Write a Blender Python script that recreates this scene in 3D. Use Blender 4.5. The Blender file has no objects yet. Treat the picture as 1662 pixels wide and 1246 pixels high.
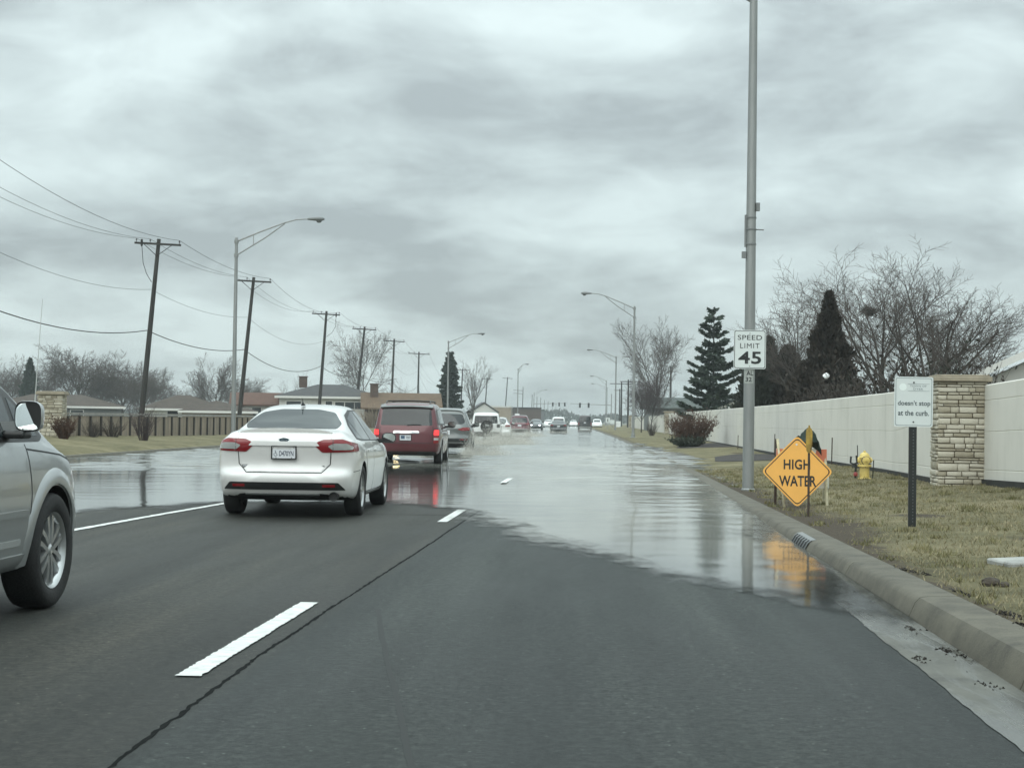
import bpy, bmesh, math, random
import numpy as np
from mathutils import Vector, Matrix, Euler
from mathutils.bvhtree import BVHTree
from mathutils.geometry import delaunay_2d_cdt
R = math.radians
S = bpy.context.scene
COL = S.collection

# ------------------------------------------------------------------ camera
cam_d = bpy.data.cameras.new('camera'); cam = bpy.data.objects.new('camera', cam_d); COL.objects.link(cam)
YAW, PITCH, ROLL, CZ = R(2.3392), R(1.2462), R(.8), 1.3
fw = Vector((-math.sin(YAW)*math.cos(PITCH), math.cos(YAW)*math.cos(PITCH), math.sin(PITCH)))
rt = Vector((math.cos(YAW), math.sin(YAW), 0)); up = rt.cross(fw)
r2 = rt*math.cos(ROLL)+up*math.sin(ROLL); u2 = up*math.cos(ROLL)-rt*math.sin(ROLL)
m = Matrix((r2, u2, -fw)).transposed().to_4x4(); m.translation = (0, 0, CZ)
cam.matrix_world = m
cam_d.sensor_width = 36; cam_d.lens = 2688/1662*36
cam_d.clip_start = .1; cam_d.clip_end = 6000
S.camera = cam

# ------------------------------------------------------------------ sky, sun, exposure
SUN_EL, SUN_AZ = R(42), R(196)
world = bpy.data.worlds.new('World'); S.world = world; world.use_nodes = True
nt = world.node_tree; nt.nodes.clear()
def WN(t, **k):
    n = nt.nodes.new(t)
    for a, b in k.items(): setattr(n, a, b)
    return n
def WL(a, b): nt.links.new(a, b)
def wmath(op, a, b=None, c=None, clamp=False):
    n = WN('ShaderNodeMath', operation=op); n.use_clamp = clamp
    for i, v in enumerate((a, b, c)):
        if v is None: continue
        if isinstance(v, (int, float)): n.inputs[i].default_value = v
        else: WL(v, n.inputs[i])
    return n.outputs[0]
tc = WN('ShaderNodeTexCoord'); sx = WN('ShaderNodeSeparateXYZ'); WL(tc.outputs['Generated'], sx.inputs[0])
# cloud deck overhead: directions are carried up to a flat layer, so clouds crowd together towards the horizon
zc = wmath('ADD', wmath('ABSOLUTE', sx.outputs[2]), .27); cv = WN('ShaderNodeCombineXYZ')
WL(wmath('DIVIDE', sx.outputs[0], zc), cv.inputs[0]); WL(wmath('DIVIDE', sx.outputs[1], zc), cv.inputs[1]); cv.inputs[2].default_value = 4.6
def wnoise(scale, det, rough, dist=0.):
    n = WN('ShaderNodeTexNoise'); WL(cv.outputs[0], n.inputs['Vector'])
    n.inputs['Scale'].default_value = scale; n.inputs['Detail'].default_value = det
    n.inputs['Roughness'].default_value = rough; n.inputs['Distortion'].default_value = dist
    return n.outputs[0]
cl = wmath('ADD', wmath('MULTIPLY', wnoise(2.1, 8, .52, .35), .72), wmath('MULTIPLY', wnoise(5.6, 7, .55, .4), .28))
rp = WN('ShaderNodeValToRGB'); WL(cl, rp.inputs[0])
e = rp.color_ramp.elements
e[0].position, e[0].color = .385, (.385, .445, .455, 1)
e[1].position, e[1].color = .59, (.69, .803, .803, 1)
x = e.new(.49); x.color = (.55, .640, .644, 1)
el = wmath('MAXIMUM', sx.outputs[2], 0.)
# an overcast sky grows brighter towards the zenith
br = wmath('ADD', wmath('MULTIPLY', wmath('MULTIPLY', el, el), 2.6), wmath('ADD', wmath('MULTIPLY', el, .55), .92))
sc = WN('ShaderNodeMix', data_type='RGBA', blend_type='MULTIPLY'); sc.inputs[0].default_value = 1
WL(rp.outputs[0], sc.inputs[6]); cb = WN('ShaderNodeCombineXYZ')
for i in range(3): WL(wmath('MULTIPLY', br, 10.), cb.inputs[i])
WL(cb.outputs[0], sc.inputs[7])
sc.clamp_result = False; sc.clamp_factor = False
sky = WN('ShaderNodeTexSky', sky_type='NISHITA'); sky.sun_disc = False; sky.sun_elevation = SUN_EL; sky.sun_rotation = SUN_AZ
mx = WN('ShaderNodeMix', data_type='RGBA'); mx.inputs[0].default_value = .93
WL(sky.outputs[0], mx.inputs[6]); WL(sc.outputs[2], mx.inputs[7])
bg = WN('ShaderNodeBackground'); bg.inputs[1].default_value = .1; WL(mx.outputs[2], bg.inputs[0])
wo = WN('ShaderNodeOutputWorld'); WL(bg.outputs[0], wo.inputs[0])
sun_d = bpy.data.lights.new('sun', 'SUN'); sun_d.energy = 1.2; sun_d.angle = R(60); sun_d.color = (1, .99, .94)
sun = bpy.data.objects.new('sun', sun_d); COL.objects.link(sun)
sd = Vector((math.sin(SUN_AZ)*math.cos(SUN_EL), math.cos(SUN_AZ)*math.cos(SUN_EL), math.sin(SUN_EL)))
sun.rotation_euler = sd.to_track_quat('Z', 'Y').to_euler()
vs = S.view_settings
vs.view_transform = 'Standard'; vs.look = 'None'; vs.exposure = 0.1; vs.gamma = 1; vs.use_curve_mapping = False

# ------------------------------------------------------------------ helpers
class MB:
    """collects shapes into one mesh"""
    def __init__(s): s.v = []; s.f = []; s.m = []
    def add(s, vs, fs, mi=0):
        o = len(s.v); s.v += [tuple(p) for p in vs]
        s.f += [tuple(i+o for i in f) for f in fs]; s.m += [mi]*len(fs)
    def box(s, c, d, mi=0, rz=0., rx=0., ry=0.):
        M = Euler((rx, ry, rz)).to_matrix(); c = Vector(c)
        p = [c+M@Vector((x*d[0]/2, y*d[1]/2, z*d[2]/2)) for x in (-1, 1) for y in (-1, 1) for z in (-1, 1)]
        s.add(p, [(0, 1, 3, 2), (4, 6, 7, 5), (0, 4, 5, 1), (2, 3, 7, 6), (0, 2, 6, 4), (1, 5, 7, 3)], mi)
    def tube(s, pts, r, n=8, mi=0, caps=True):
        pts = [Vector(p) for p in pts]; k = len(pts)
        if isinstance(r, (int, float)): r = [r]*k
        t0 = (pts[1]-pts[0]).normalized()
        a = t0.orthogonal().normalized(); rings = []
        for i in range(k):
            t = (pts[min(i+1, k-1)]-pts[max(i-1, 0)])
            if t.length < 1e-9: t = t0
            t.normalize(); a = (a-t*a.dot(t))
            if a.length < 1e-6: a = t.orthogonal()
            a.normalize(); b = t.cross(a)
            rings += [pts[i]+(a*math.cos(2*math.pi*j/n)+b*math.sin(2*math.pi*j/n))*r[i] for j in range(n)]
        fs = [(i*n+j, i*n+(j+1) % n, (i+1)*n+(j+1) % n, (i+1)*n+j) for i in range(k-1) for j in range(n)]
        if caps: fs += [tuple(range(n-1, -1, -1)), tuple((k-1)*n+j for j in range(n))]
        s.add(rings, fs, mi)
    def lathe(s, prof, n=24, M=Matrix(), mi=0, a0=0., a1=2*math.pi):
        """prof: list of (radius, z) spun round local z"""
        full = abs(a1-a0-2*math.pi) < 1e-6; nn = n if full else n+1
        vs = [M@Vector((r*math.cos(a0+(a1-a0)*j/n), r*math.sin(a0+(a1-a0)*j/n), z)) for r, z in prof for j in range(nn)]
        fs = [(i*nn+j, i*nn+(j+1) % nn, (i+1)*nn+(j+1) % nn, (i+1)*nn+j) for i in range(len(prof)-1) for j in range(n)]
        s.add(vs, fs, mi)
    def grid(s, rows, mi=0):
        n = len(rows[0]); vs = [p for r in rows for p in r]
        s.add(vs, [(i*n+j, i*n+j+1, (i+1)*n+j+1, (i+1)*n+j) for i in range(len(rows)-1) for j in range(n-1)], mi)
    def prism(s, poly, z0, z1, M=Matrix(), mi=0):
        """poly in local xy extruded along local z"""
        n = len(poly); vs = [M@Vector((p[0], p[1], z)) for z in (z0, z1) for p in poly]
        s.add(vs, [tuple(range(n-1, -1, -1)), tuple(range(n, 2*n))]+[(i, (i+1) % n, n+(i+1) % n, n+i) for i in range(n)], mi)
    def build(s, name, mats, parent=None, smooth=False, angle=40):
        me = bpy.data.meshes.new(name); me.from_pydata(s.v, [], s.f)
        for q in (mats if isinstance(mats, (list, tuple)) else [mats]): me.materials.append(q)
        me.polygons.foreach_set('material_index', s.m)
        bm = bmesh.new(); bm.from_mesh(me); bmesh.ops.recalc_face_normals(bm, faces=bm.faces); bm.to_mesh(me); bm.free()
        if smooth:
            me.polygons.foreach_set('use_smooth', [True]*len(me.polygons))
            if angle < 180: me.set_sharp_from_angle(angle=R(angle))
        me.update()
        o = bpy.data.objects.new(name, me); COL.objects.link(o)
        if parent is not None: o.parent = parent
        return o

def raw_mesh(name, v, f, mats, parent=None, smooth=False):
    """fast mesh from numpy arrays: v (n,3), f (m,k)"""
    v = np.asarray(v, np.float32); f = np.asarray(f, np.int32); k = f.shape[1]
    me = bpy.data.meshes.new(name); me.vertices.add(len(v)); me.vertices.foreach_set('co', v.ravel())
    me.loops.add(f.size); me.loops.foreach_set('vertex_index', f.ravel())
    me.polygons.add(len(f)); me.polygons.foreach_set('loop_start', np.arange(0, f.size, k, dtype=np.int32))
    if smooth: me.polygons.foreach_set('use_smooth', np.ones(len(f), bool))
    me.materials.append(mats); me.update(calc_edges=True); me.validate()
    o = bpy.data.objects.new(name, me); COL.objects.link(o)
    if parent is not None: o.parent = parent
    return o

def thing(name, label, cat, loc=(0, 0, 0), rz=0., group=None):
    o = bpy.data.objects.new(name, None); COL.objects.link(o); o.location = loc; o.rotation_euler = (0, 0, rz)
    o.empty_display_size = .2
    return tag(o, label, cat, group)
def tag(o, label, cat, group=None, kind=None):
    o['label'] = label; o['category'] = cat
    if group: o['group'] = group
    if kind: o['kind'] = kind
    return o
def setting(o): o['kind'] = 'structure'; return o
def dup(root, loc, rz=0., label=None, scale=None):
    r = root.copy(); COL.objects.link(r); r.location = loc; r.rotation_euler = (0, 0, rz)
    if label: r['label'] = label
    if scale: r.scale = scale if isinstance(scale, tuple) else (scale,)*3
    for ch in list(root.children):
        c = ch.copy(); COL.objects.link(c); c.parent = r
        for g in list(ch.children):
            d = g.copy(); COL.objects.link(d); d.parent = c
    return r

def pix(px, py, Y):
    """world point at depth Y that lies at photograph pixel (px, py): used only to read positions off the photograph"""
    d = fw+r2*((px-831)/2688)-u2*((py-623)/2688)
    return Vector((0, 0, CZ))+d*(Y/d.y)
def smooth01(t): t = min(1, max(0, t)); return t*t*(3-2*t)
def interp(x, xs, ys): return float(np.interp(x, xs, ys))

# ------------------------------------------------------------------ materials
def mat(name, col, rough=.6, metal=0., var=.0, vscale=4., bump=0., bscale=40., coat=0., spec=.5, emit=0., stretch=None, col2=None, detail=6., rvar=0.):
    m = bpy.data.materials.new(name); m.use_nodes = True; t = m.node_tree; b = t.nodes['Principled BSDF']
    b.inputs['Base Color'].default_value = (*col, 1); b.inputs['Roughness'].default_value = rough
    b.inputs['Metallic'].default_value = metal; b.inputs['Specular IOR Level'].default_value = spec
    if coat: b.inputs['Coat Weight'].default_value = coat; b.inputs['Coat Roughness'].default_value = .04
    if emit:
        b.inputs['Emission Color'].default_value = (*col, 1); b.inputs['Emission Strength'].default_value = emit
    if var or bump or rvar:
        tc = t.nodes.new('ShaderNodeTexCoord'); mp = t.nodes.new('ShaderNodeMapping'); t.links.new(tc.outputs['Object'], mp.inputs[0])
        if stretch: mp.inputs['Scale'].default_value = stretch
    if var or rvar:
        n = t.nodes.new('ShaderNodeTexNoise'); n.inputs['Scale'].default_value = vscale; n.inputs['Detail'].default_value = detail
        n.inputs['Roughness'].default_value = .62
        t.links.new(mp.outputs[0], n.inputs['Vector'])
        if var:
            r = t.nodes.new('ShaderNodeValToRGB'); t.links.new(n.outputs[0], r.inputs[0])
            c2 = col2 or tuple(c*(1+var) for c in col); c1 = tuple(c*(1-var) for c in col) if not col2 else col
            r.color_ramp.elements[0].position = .3; r.color_ramp.elements[0].color = (*c1, 1)
            r.color_ramp.elements[1].position = .7; r.color_ramp.elements[1].color = (*c2, 1)
            t.links.new(r.outputs[0], b.inputs['Base Color'])
        if rvar:
            q = t.nodes.new('ShaderNodeMapRange'); t.links.new(n.outputs[0], q.inputs[0])
            q.inputs[1].default_value = .3; q.inputs[2].default_value = .7
            q.inputs[3].default_value = rough-rvar; q.inputs[4].default_value = rough+rvar
            t.links.new(q.outputs[0], b.inputs['Roughness'])
    if bump:
        n = t.nodes.new('ShaderNodeTexNoise'); n.inputs['Scale'].default_value = bscale; n.inputs['Detail'].default_value = 4
        t.links.new(mp.outputs[0], n.inputs['Vector'])
        u = t.nodes.new('ShaderNodeBump'); u.inputs['Strength'].default_value = bump; u.inputs['Distance'].default_value = .02
        t.links.new(n.outputs[0], u.inputs['Height']); t.links.new(u.outputs[0], b.inputs['Normal'])
    return m
class NT:
    """small wrapper for longer node materials"""
    def __init__(s, name):
        s.mat = bpy.data.materials.new(name); s.mat.use_nodes = True; s.t = s.mat.node_tree
        s.b = s.t.nodes['Principled BSDF']; s.out = s.t.nodes['Material Output']
        s.tc = s.t.nodes.new('ShaderNodeTexCoord')
    def n(s, ty, ins=None, **k):
        q = s.t.nodes.new(ty)
        for a, b in k.items(): setattr(q, a, b)
        for a, b in (ins or {}).items():
            if hasattr(b, 'links') or isinstance(b, bpy.types.NodeSocket): s.t.links.new(b, q.inputs[a])
            else: q.inputs[a].default_value = b
        return q
    def link(s, a, b): s.t.links.new(a, b)
    def math(s, op, a, b=0., clamp=False):
        q = s.n('ShaderNodeMath', operation=op); q.use_clamp = clamp
        for i, v in enumerate((a, b)):
            if isinstance(v, (int, float)): q.inputs[i].default_value = v
            else: s.link(v, q.inputs[i])
        return q.outputs[0]
    def coord(s, scale=(1, 1, 1), loc=(0, 0, 0)):
        q = s.n('ShaderNodeMapping', {'Scale': scale, 'Location': loc}); s.link(s.tc.outputs['Object'], q.inputs[0]); return q.outputs[0]
    def noise(s, vec, scale, det=4., rough=.55, dist=0.):
        return s.n('ShaderNodeTexNoise', {'Vector': vec, 'Scale': scale, 'Detail': det, 'Roughness': rough, 'Distortion': dist}).outputs[0]
    def ramp(s, fac, stops):
        q = s.n('ShaderNodeValToRGB', {0: fac}); e = q.color_ramp.elements
        while len(e) < len(stops): e.new(.5)
        for k, (p, c) in zip(e, stops): k.position = p; k.color = (*c, 1) if len(c) == 3 else c
        return q.outputs[0]
    def mapr(s, v, a, b, c, d, smooth=False):
        q = s.n('ShaderNodeMapRange', {0: v, 1: a, 2: b, 3: c, 4: d})
        if smooth: q.interpolation_type = 'SMOOTHSTEP'
        return q.outputs[0]
    def mix(s, f, a, b, blend='MIX'):
        q = s.n('ShaderNodeMix', data_type='RGBA', blend_type=blend)
        for i, v in ((0, f), (6, a), (7, b)):
            if isinstance(v, bpy.types.NodeSocket): s.link(v, q.inputs[i])
            elif i == 0: q.inputs[0].default_value = v
            else: q.inputs[i].default_value = (*v, 1)
        return q.outputs[2]

# ------------------------------------------------------------------ lie of the land
_cy = np.arange(-40, 1600, 2.)
_cx = np.interp(_cy, [-40, 0, 8, 20, 35, 60, 120, 190, 255, 400, 700, 1600], [-.8, -.13, 0, .25, .48, .68, .62, .3, -.3, -2.4, -9, -40])
_cx = np.convolve(np.pad(_cx, 8, mode='edge'), np.ones(17)/17, 'valid')
def rc(y): return np.interp(y, _cy, _cx)                      # sideways drift of the road
def kerb_h(y): return np.interp(y, [0, 8, 16, 25, 31, 45, 75, 100, 140, 250, 400], [.185, .17, .115, .07, .05, .04, .03, .05, .09, .13, .13])
def vnoise(x, y, seed=0):
    """cheap smooth value noise for the terrain"""
    r = 0.
    for k, (a, b) in enumerate(((1.7, .9), (.6, 1.3), (2.9, 2.1), (.31, .23))):
        r = r+np.sin(x*a+y*b*1.3+seed+k*2.1)*np.cos(y*a*.8-x*b*.7+k+seed*1.7)
    return r/4
def lawn_z(x, y):
    dx = np.maximum(0, x-(2.55+rc(y)))
    low = np.exp(-((y-62)/12)**2)*.035
    return kerb_h(y)-low+.055*np.minimum(dx, 5.5)-np.minimum(dx, .25)*.10+vnoise(x*1.4, y*1.1)*.018*np.minimum(1, dx*2)
def lawn_left_z(x, y):
    d = np.maximum(0, (-15.0+rc(y))-x)
    slope = np.interp(y, [40, 58, 75, 95, 130], [.085, .085, .05, .03, .02])
    return .035+slope*np.minimum(d, 7)+vnoise(x, y, 5)*.03*np.minimum(1, d)

# ------------------------------------------------------------------ ground materials
def make_asphalt():
    k = NT('asphalt'); c = k.coord(); st = k.coord((1, .05, 1))
    big = k.noise(k.coord((1, .22, 1)), .8, 5, .6); streak = k.noise(st, 2.6, 5, .6); fine = k.noise(c, 85, 3, .75); agg = k.noise(c, 17, 8, .92)
    v = k.math('ADD', k.math('MULTIPLY', big, .28), k.math('ADD', k.math('MULTIPLY', streak, .28), k.math('MULTIPLY', agg, .44)))
    col = k.ramp(v, [(.39, (.008, .0098, .009)), (.5, (.0225, .025, .0235)), (.61, (.048, .0495, .0455))])
    col = k.mix(1., col, k.ramp(agg, [(.36, (.46, .46, .46)), (.5, (.9, .9, .9)), (.64, (1.6, 1.6, 1.55))]), 'MULTIPLY')
    sp = k.ramp(fine, [(.60, (0, 0, 0)), (.70, (1, 1, 1))])
    col = k.mix(k.math('MULTIPLY', sp, .42), col, (.13, .135, .12))
    # single stones: pale chips and dark pits set in the mat
    vo = k.n('ShaderNodeTexVoronoi', {'Vector': c, 'Scale': 34.}); vr = k.n('ShaderNodeSeparateColor', {0: vo.outputs['Color']})
    chip = k.math('MULTIPLY', k.mapr(vo.outputs['Distance'], .12, .30, 1, 0), k.math('GREATER_THAN', vr.outputs[0], .965)); pit = k.math('MULTIPLY', k.mapr(vo.outputs['Distance'], .25, .5, 1, 0), k.math('LESS_THAN', vr.outputs[1], .16))
    col = k.mix(k.math('MULTIPLY', pit, .75), col, (.008, .009, .0085)); col = k.mix(k.math('MULTIPLY', chip, .6), col, (.20, .205, .185))
    # the right-hand lane was paved later and is cooler in tone
    sep = k.n('ShaderNodeSeparateXYZ', {0: k.tc.outputs['Object']})
    trk = k.math('COSINE', k.math('MULTIPLY', k.math('ADD', k.math('ADD', sep.outputs[0], k.math('MULTIPLY', sep.outputs[1], -.017)), k.math('MULTIPLY', big, .5)), 3.396))
    col = k.mix(1., col, k.ramp(k.mapr(trk, -1, 1, 0, 1), [(0, (1.16, 1.15, 1.12)), (1, (.86, .87, .88))]), 'MULTIPLY')
    lane = k.mapr(k.math('ADD', sep.outputs[0], k.math('MULTIPLY', sep.outputs[1], -.017)), -1.9, -1.75, 0, 1)
    col = k.mix(lane, k.mix(1., col, (1.10, 1.03, .94), 'MULTIPLY'), k.mix(1., col, (.94, 1.03, 1.05), 'MULTIPLY'))
    k.link(col, k.b.inputs['Base Color'])
    k.link(k.mapr(big, .3, .7, .50, .68), k.b.inputs['Roughness'])
    k.b.inputs['Specular IOR Level'].default_value = .26
    bp = k.n('ShaderNodeBump', {'Strength': .8, 'Distance': .012, 'Height': k.math('ADD', agg, k.math('MULTIPLY', fine, .6))})
    k.link(bp.outputs[0], k.b.inputs['Normal'])
    return k.mat
def make_concrete(name, base, wet=False):
    k = NT(name); c = k.coord(); a = k.noise(c, 3.1, 7, .65, .3); f = k.noise(c, 60, 4, .7); l = k.noise(k.coord((1, .16, 1)), 4.5, 5, .6, .6)
    d = tuple(x*.48 for x in base); h = tuple(min(.8, x*1.36) for x in base)
    col = k.ramp(k.math('ADD', k.math('MULTIPLY', a, .7), k.math('MULTIPLY', f, .3)), [(.34, d), (.52, base), (.7, h)])
    if wet:
        w = k.mapr(l, .40, .62, 0, 1, True)
        col = k.mix(k.math('MULTIPLY', w, .6), col, tuple(x*.42 for x in base))
        k.link(k.mapr(l, .38, .60, .7, .16, True), k.b.inputs['Roughness'])
    else: k.b.inputs['Roughness'].default_value = .78
    k.link(col, k.b.inputs['Base Color'])
    bp = k.n('ShaderNodeBump', {'Strength': .1 if wet else .4, 'Distance': .01, 'Height': f}); k.link(bp.outputs[0], k.b.inputs['Normal'])
    return k.mat
def make_lawn():
    k = NT('winter_lawn'); c = k.coord(); a = k.noise(c, .55, 6, .6, .4); b = k.noise(c, 3.2, 6, .7); f = k.noise(c, 38, 4, .75)
    v = k.math('ADD', k.math('MULTIPLY', a, .45), k.math('ADD', k.math('MULTIPLY', b, .33), k.math('MULTIPLY', f, .22)))
    col = k.ramp(v, [(.36, (.070, .060, .040)), (.44, (.112, .103, .058)), (.52, (.165, .147, .086)), (.6, (.225, .195, .122)), (.7, (.29, .25, .165))])
    so = k.n('ShaderNodeAttribute', attribute_name='soil').outputs['Fac']; sm = k.mapr(k.math('ADD', so, k.math('MULTIPLY', k.math('SUBTRACT', b, .5), 1.6)), .35, .75, 0, 1, True)
    col = k.mix(sm, col, k.ramp(f, [(.35, (.045, .036, .027)), (.65, (.095, .078, .058))]))
    k.link(col, k.b.inputs['Base Color']); k.b.inputs['Roughness'].default_value = .95; k.b.inputs['Specular IOR Level'].default_value = .15
    bp = k.n('ShaderNodeBump', {'Strength': .8, 'Distance': .03, 'Height': k.math('ADD', b, f)}); k.link(bp.outputs[0], k.b.inputs['Normal'])
    return k.mat
def make_water():
    k = NT('flood_water'); at = k.n('ShaderNodeAttribute', attribute_name='depth').outputs['Fac']; ri = k.n('ShaderNodeAttribute', attribute_name='ripple').outputs['Fac']
    c = k.coord((1, .5, 1)); edge = k.noise(k.coord((.8, .35, 1)), 1.1, 5, .6)
    al = k.mapr(k.math('ADD', at, k.math('ADD', k.math('MULTIPLY', k.math('SUBTRACT', edge, .5), 1.5), k.math('MULTIPLY', k.math('SUBTRACT', k.noise(k.coord((1, .4, 1)), 5.5, 6, .65), .5), .9))), -.38, .36, 0, 1, True)
    w1 = k.noise(c, 3.3, 3, .5, .5); w2 = k.noise(c, 12, 3, .55, .3); pat = k.noise(k.coord((.35, .10, 1)), 1.0, 4, .6, .4)
    hgt = k.math('ADD', k.math('MULTIPLY', w1, .75), k.math('MULTIPLY', w2, .25))
    st = k.math('MULTIPLY', ri, k.mapr(pat, .36, .6, .45, 1.0, True))
    bp = k.n('ShaderNodeBump', {'Strength': k.math('ADD', k.math('MULTIPLY', st, .30), .03), 'Distance': .03, 'Height': hgt})
    k.link(bp.outputs[0], k.b.inputs['Normal'])
    mud_sheen = k.noise(k.coord((.3, .08, 1)), 1.6, 4)
    ch = k.n('ShaderNodeAttribute', attribute_name='churn_pale').outputs['Fac']
    k.link(k.mix(k.math('MULTIPLY', ch, k.mapr(mud_sheen, .3, .65, .25, 1)), k.mix(k.math('MULTIPLY', ri, k.mapr(mud_sheen, .3, .7, .4, 1)), (.030, .034, .031), (.22, .225, .20)), (.34, .325, .275)), k.b.inputs['Base Color'])  # muddy base turns paler with the ripples, painting in their bright sky reflection
    k.link(k.mapr(ri, 0, .6, .075, .085), k.b.inputs['Roughness']); k.b.inputs['IOR'].default_value = 1.33
    tr = k.n('ShaderNodeBsdfTransparent'); ms = k.n('ShaderNodeMixShader'); k.link(al, ms.inputs[0]); k.link(tr.outputs[0], ms.inputs[1]); k.link(k.b.outputs[0], ms.inputs[2])
    k.link(ms.outputs[0], k.out.inputs[0])
    return k.mat
M_asph = make_asphalt(); M_kerb = make_concrete('kerb_concrete', (.092, .084, .062)); M_gut = make_concrete('gutter_concrete', (.085, .084, .07), True)
M_lawn = make_lawn(); M_water = make_water()
M_paint = mat('road_paint', (.57, .58, .56), .6, var=.22, vscale=11, bump=.3, bscale=70)
M_crack = mat('crack_tar', (.007, .008, .0078), .95, var=.4, vscale=20, spec=.08); M_mark = mat('tyre_rubber_mark', (.0155, .0175, .0165), .62, spec=.24)
M_earth = mat('bare_earth', (.055, .045, .035), .95, var=.45, vscale=5, bump=.8, bscale=30)

# ------------------------------------------------------------------ ground, road, kerbs
mb = MB(); mb.grid([[(-2500, -60, -.06), (2500, -60, -.06)], [(-2500, 5000, -.06), (2500, 5000, -.06)]])
setting(mb.build('ground', mat('far_ground', (.085, .08, .05), .95, var=.3, vscale=.05)))
YS = np.unique(np.concatenate([np.arange(-12, 60, 1.), np.arange(60, 260, 4.), np.arange(260, 1500, 20.)]))
mb = MB(); mb.grid([[(x+rc(y), y, 0) for x in (-15.2, -9, -5.6, -1.7, 1.90)] for y in YS]); setting(mb.build('road', M_asph))
mb = MB(); mb.grid([[(x+rc(y)+.006*(math.sin(y*2.3)+.6*math.sin(y*9.1+1)+.5*math.sin(y*23.))*(x < 1.9), y, z) for x, z in ((1.80, .004), (2.25, .004))] for y in np.concatenate([np.arange(-8, 40, .12), YS[(YS >= 40) & (YS < 420)]])]); setting(mb.build('gutter', M_gut))
# kerb: cast in lengths with a thin joint between them
mb = MB(); y = -10.
while y < 400:
    L = 3.05 if y < 90 else 24.
    ks = np.linspace(y+.008, y+L-.008, 6)
    pr = [(2.16, -.05, 0), (2.17, .004, 0), (2.215, 0, .72), (2.245, 0, .93), (2.30, 0, 1.), (2.50, .004, 1.), (2.52, -.05, 0)]
    rows = [[(px+rc(q), q, pz+f*max(.012, kerb_h(q))) for px, pz, f in pr] for q in ks]
    mb.grid(rows); n = len(pr)
    for r in (rows[0], rows[-1]): mb.add(r, [tuple(range(n))])
    y += L
setting(mb.build('kerb', M_kerb, smooth=True, angle=35))
mb = MB()
mb.grid([[(x+rc(y), y, z) for x, z in ((-15.45, -.03), (-15.42, .10), (-15.2, .10), (-15.14, .008), (-15.1, -.03))] for y in YS if y < 500])
setting(mb.build('kerb_far_side', M_kerb))
# lawns
xs = np.concatenate([np.arange(0, 6, .16), np.arange(6, 30, 1.), [40, 80]])
ys = np.concatenate([np.arange(2, 40, .22), np.arange(40, 130, 1.2), np.arange(130, 420, 10.)])
mb = MB(); mb.grid([[(2.49+rc(y)+x, y, float(lawn_z(2.49+rc(y)+x, y))) for x in xs] for y in ys]); lawn = setting(mb.build('lawn', M_lawn, smooth=True, angle=180))
def soil_at(x, y):
    dx = x-2.49-rc(y)
    a = np.exp(-(np.maximum(0, dx)/np.interp(y, [6, 14, 20, 32, 45], [.16, .26, 1.0, .8, .6]))**2)*np.interp(y, [6, 14, 19, 30, 45], [.75, .75, .95, .95, .6])
    return np.clip(np.maximum(a, np.clip((vnoise(x*1.1, y*.55, 11)-.22)*2.6, 0, .75)), 0, 1)
q = lawn.data.attributes.new('soil', 'FLOAT', 'POINT'); co = np.empty(len(lawn.data.vertices)*3); lawn.data.vertices.foreach_get('co', co); co = co.reshape(-1, 3); q.data.foreach_set('value', soil_at(co[:, 0], co[:, 1]).astype(np.float32))
xs = np.concatenate([np.arange(0, 8, .4), [9, 12, 20, 40]]); ys = np.concatenate([np.arange(20, 110, 1.), np.arange(110, 500, 10.)])
mb = MB(); mb.grid([[(-15.42+rc(y)-x, y, float(lawn_left_z(-15.42+rc(y)-x, y))+.06*min(1, x*4)) for x in xs] for y in ys]); setting(mb.build('lawn_far_side', M_lawn, smooth=True, angle=180))
# markings and marks
rnd = random.Random(4)
def ribbon(name, pts, w, mt, z, jit=0., wj=0., step=.12, seed=1, kind=True):
    g = random.Random(seed); P = []
    for (x0, y0), (x1, y1) in zip(pts, pts[1:]):
        n = max(2, int(math.hypot(x1-x0, y1-y0)/step)); P += [(x0+(x1-x0)*i/n, y0+(y1-y0)*i/n) for i in range(n)]
    P.append(pts[-1]); rows = []; o = 0.
    for i, (x, y) in enumerate(P):
        a = P[max(0, i-1)]; b = P[min(len(P)-1, i+1)]; t = Vector((b[0]-a[0], b[1]-a[1])).normalized(); nx, ny = -t.y, t.x
        o = o*.8+g.uniform(-1, 1)*jit; l = w/2*(1+g.uniform(-wj, wj)); r = w/2*(1+g.uniform(-wj, wj))
        rows.append([(x+nx*(o+l), y+ny*(o+l), z), (x+nx*(o-r), y+ny*(o-r), z)])
    mb = MB(); mb.grid(rows); ob = mb.build(name, mt)
    return setting(ob) if kind else ob
def dash_x(y): return -1.95+float(rc(y))
for y0, y1, z in ((-4.1, -1.05, .008), (8.2, 11.55, .008), (20.85, 23.75, .008), (33.5, 36.4, .032)):
    ribbon('lane_dash', [(dash_x(y0), y0), (dash_x(y1), y1)], .125, M_paint, z, .0, .10, .03, int(y0)+9)
ribbon('edge_line', [(-6.05, 4), (-5.62, 18.3), (-5.47, 21), (-5.26, 24.2), (-5.1, 27)], .11, M_paint, .008, .002, .15, .1)
ribbon('road_seam', [(-1.72, 2), (-1.72, 6), (-1.72, 9.), (-1.66, 12), (-1.54, 17), (-1.42, 23), (-1.25, 30)], .022, M_crack, .0016, .003, .7, .05, 3)
ribbon('road_joint', [(-3.0, 22.4), (.8, 22.2)], .03, M_crack, .0022, .006, .5, .1, 5)
ribbon('road_joint', [(-9.0, 22.9), (-5.2, 22.6)], .03, M_crack, .0022, .006, .5, .1, 6)
ribbon('tyre_mark', [(-.55, 5.4), (-.61, 6.2), (-.77, 7.3), (-1.06, 9.2), (-1.36, 11.3)], .03, M_mark, .0012, .002, .25, .08, 8)

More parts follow.
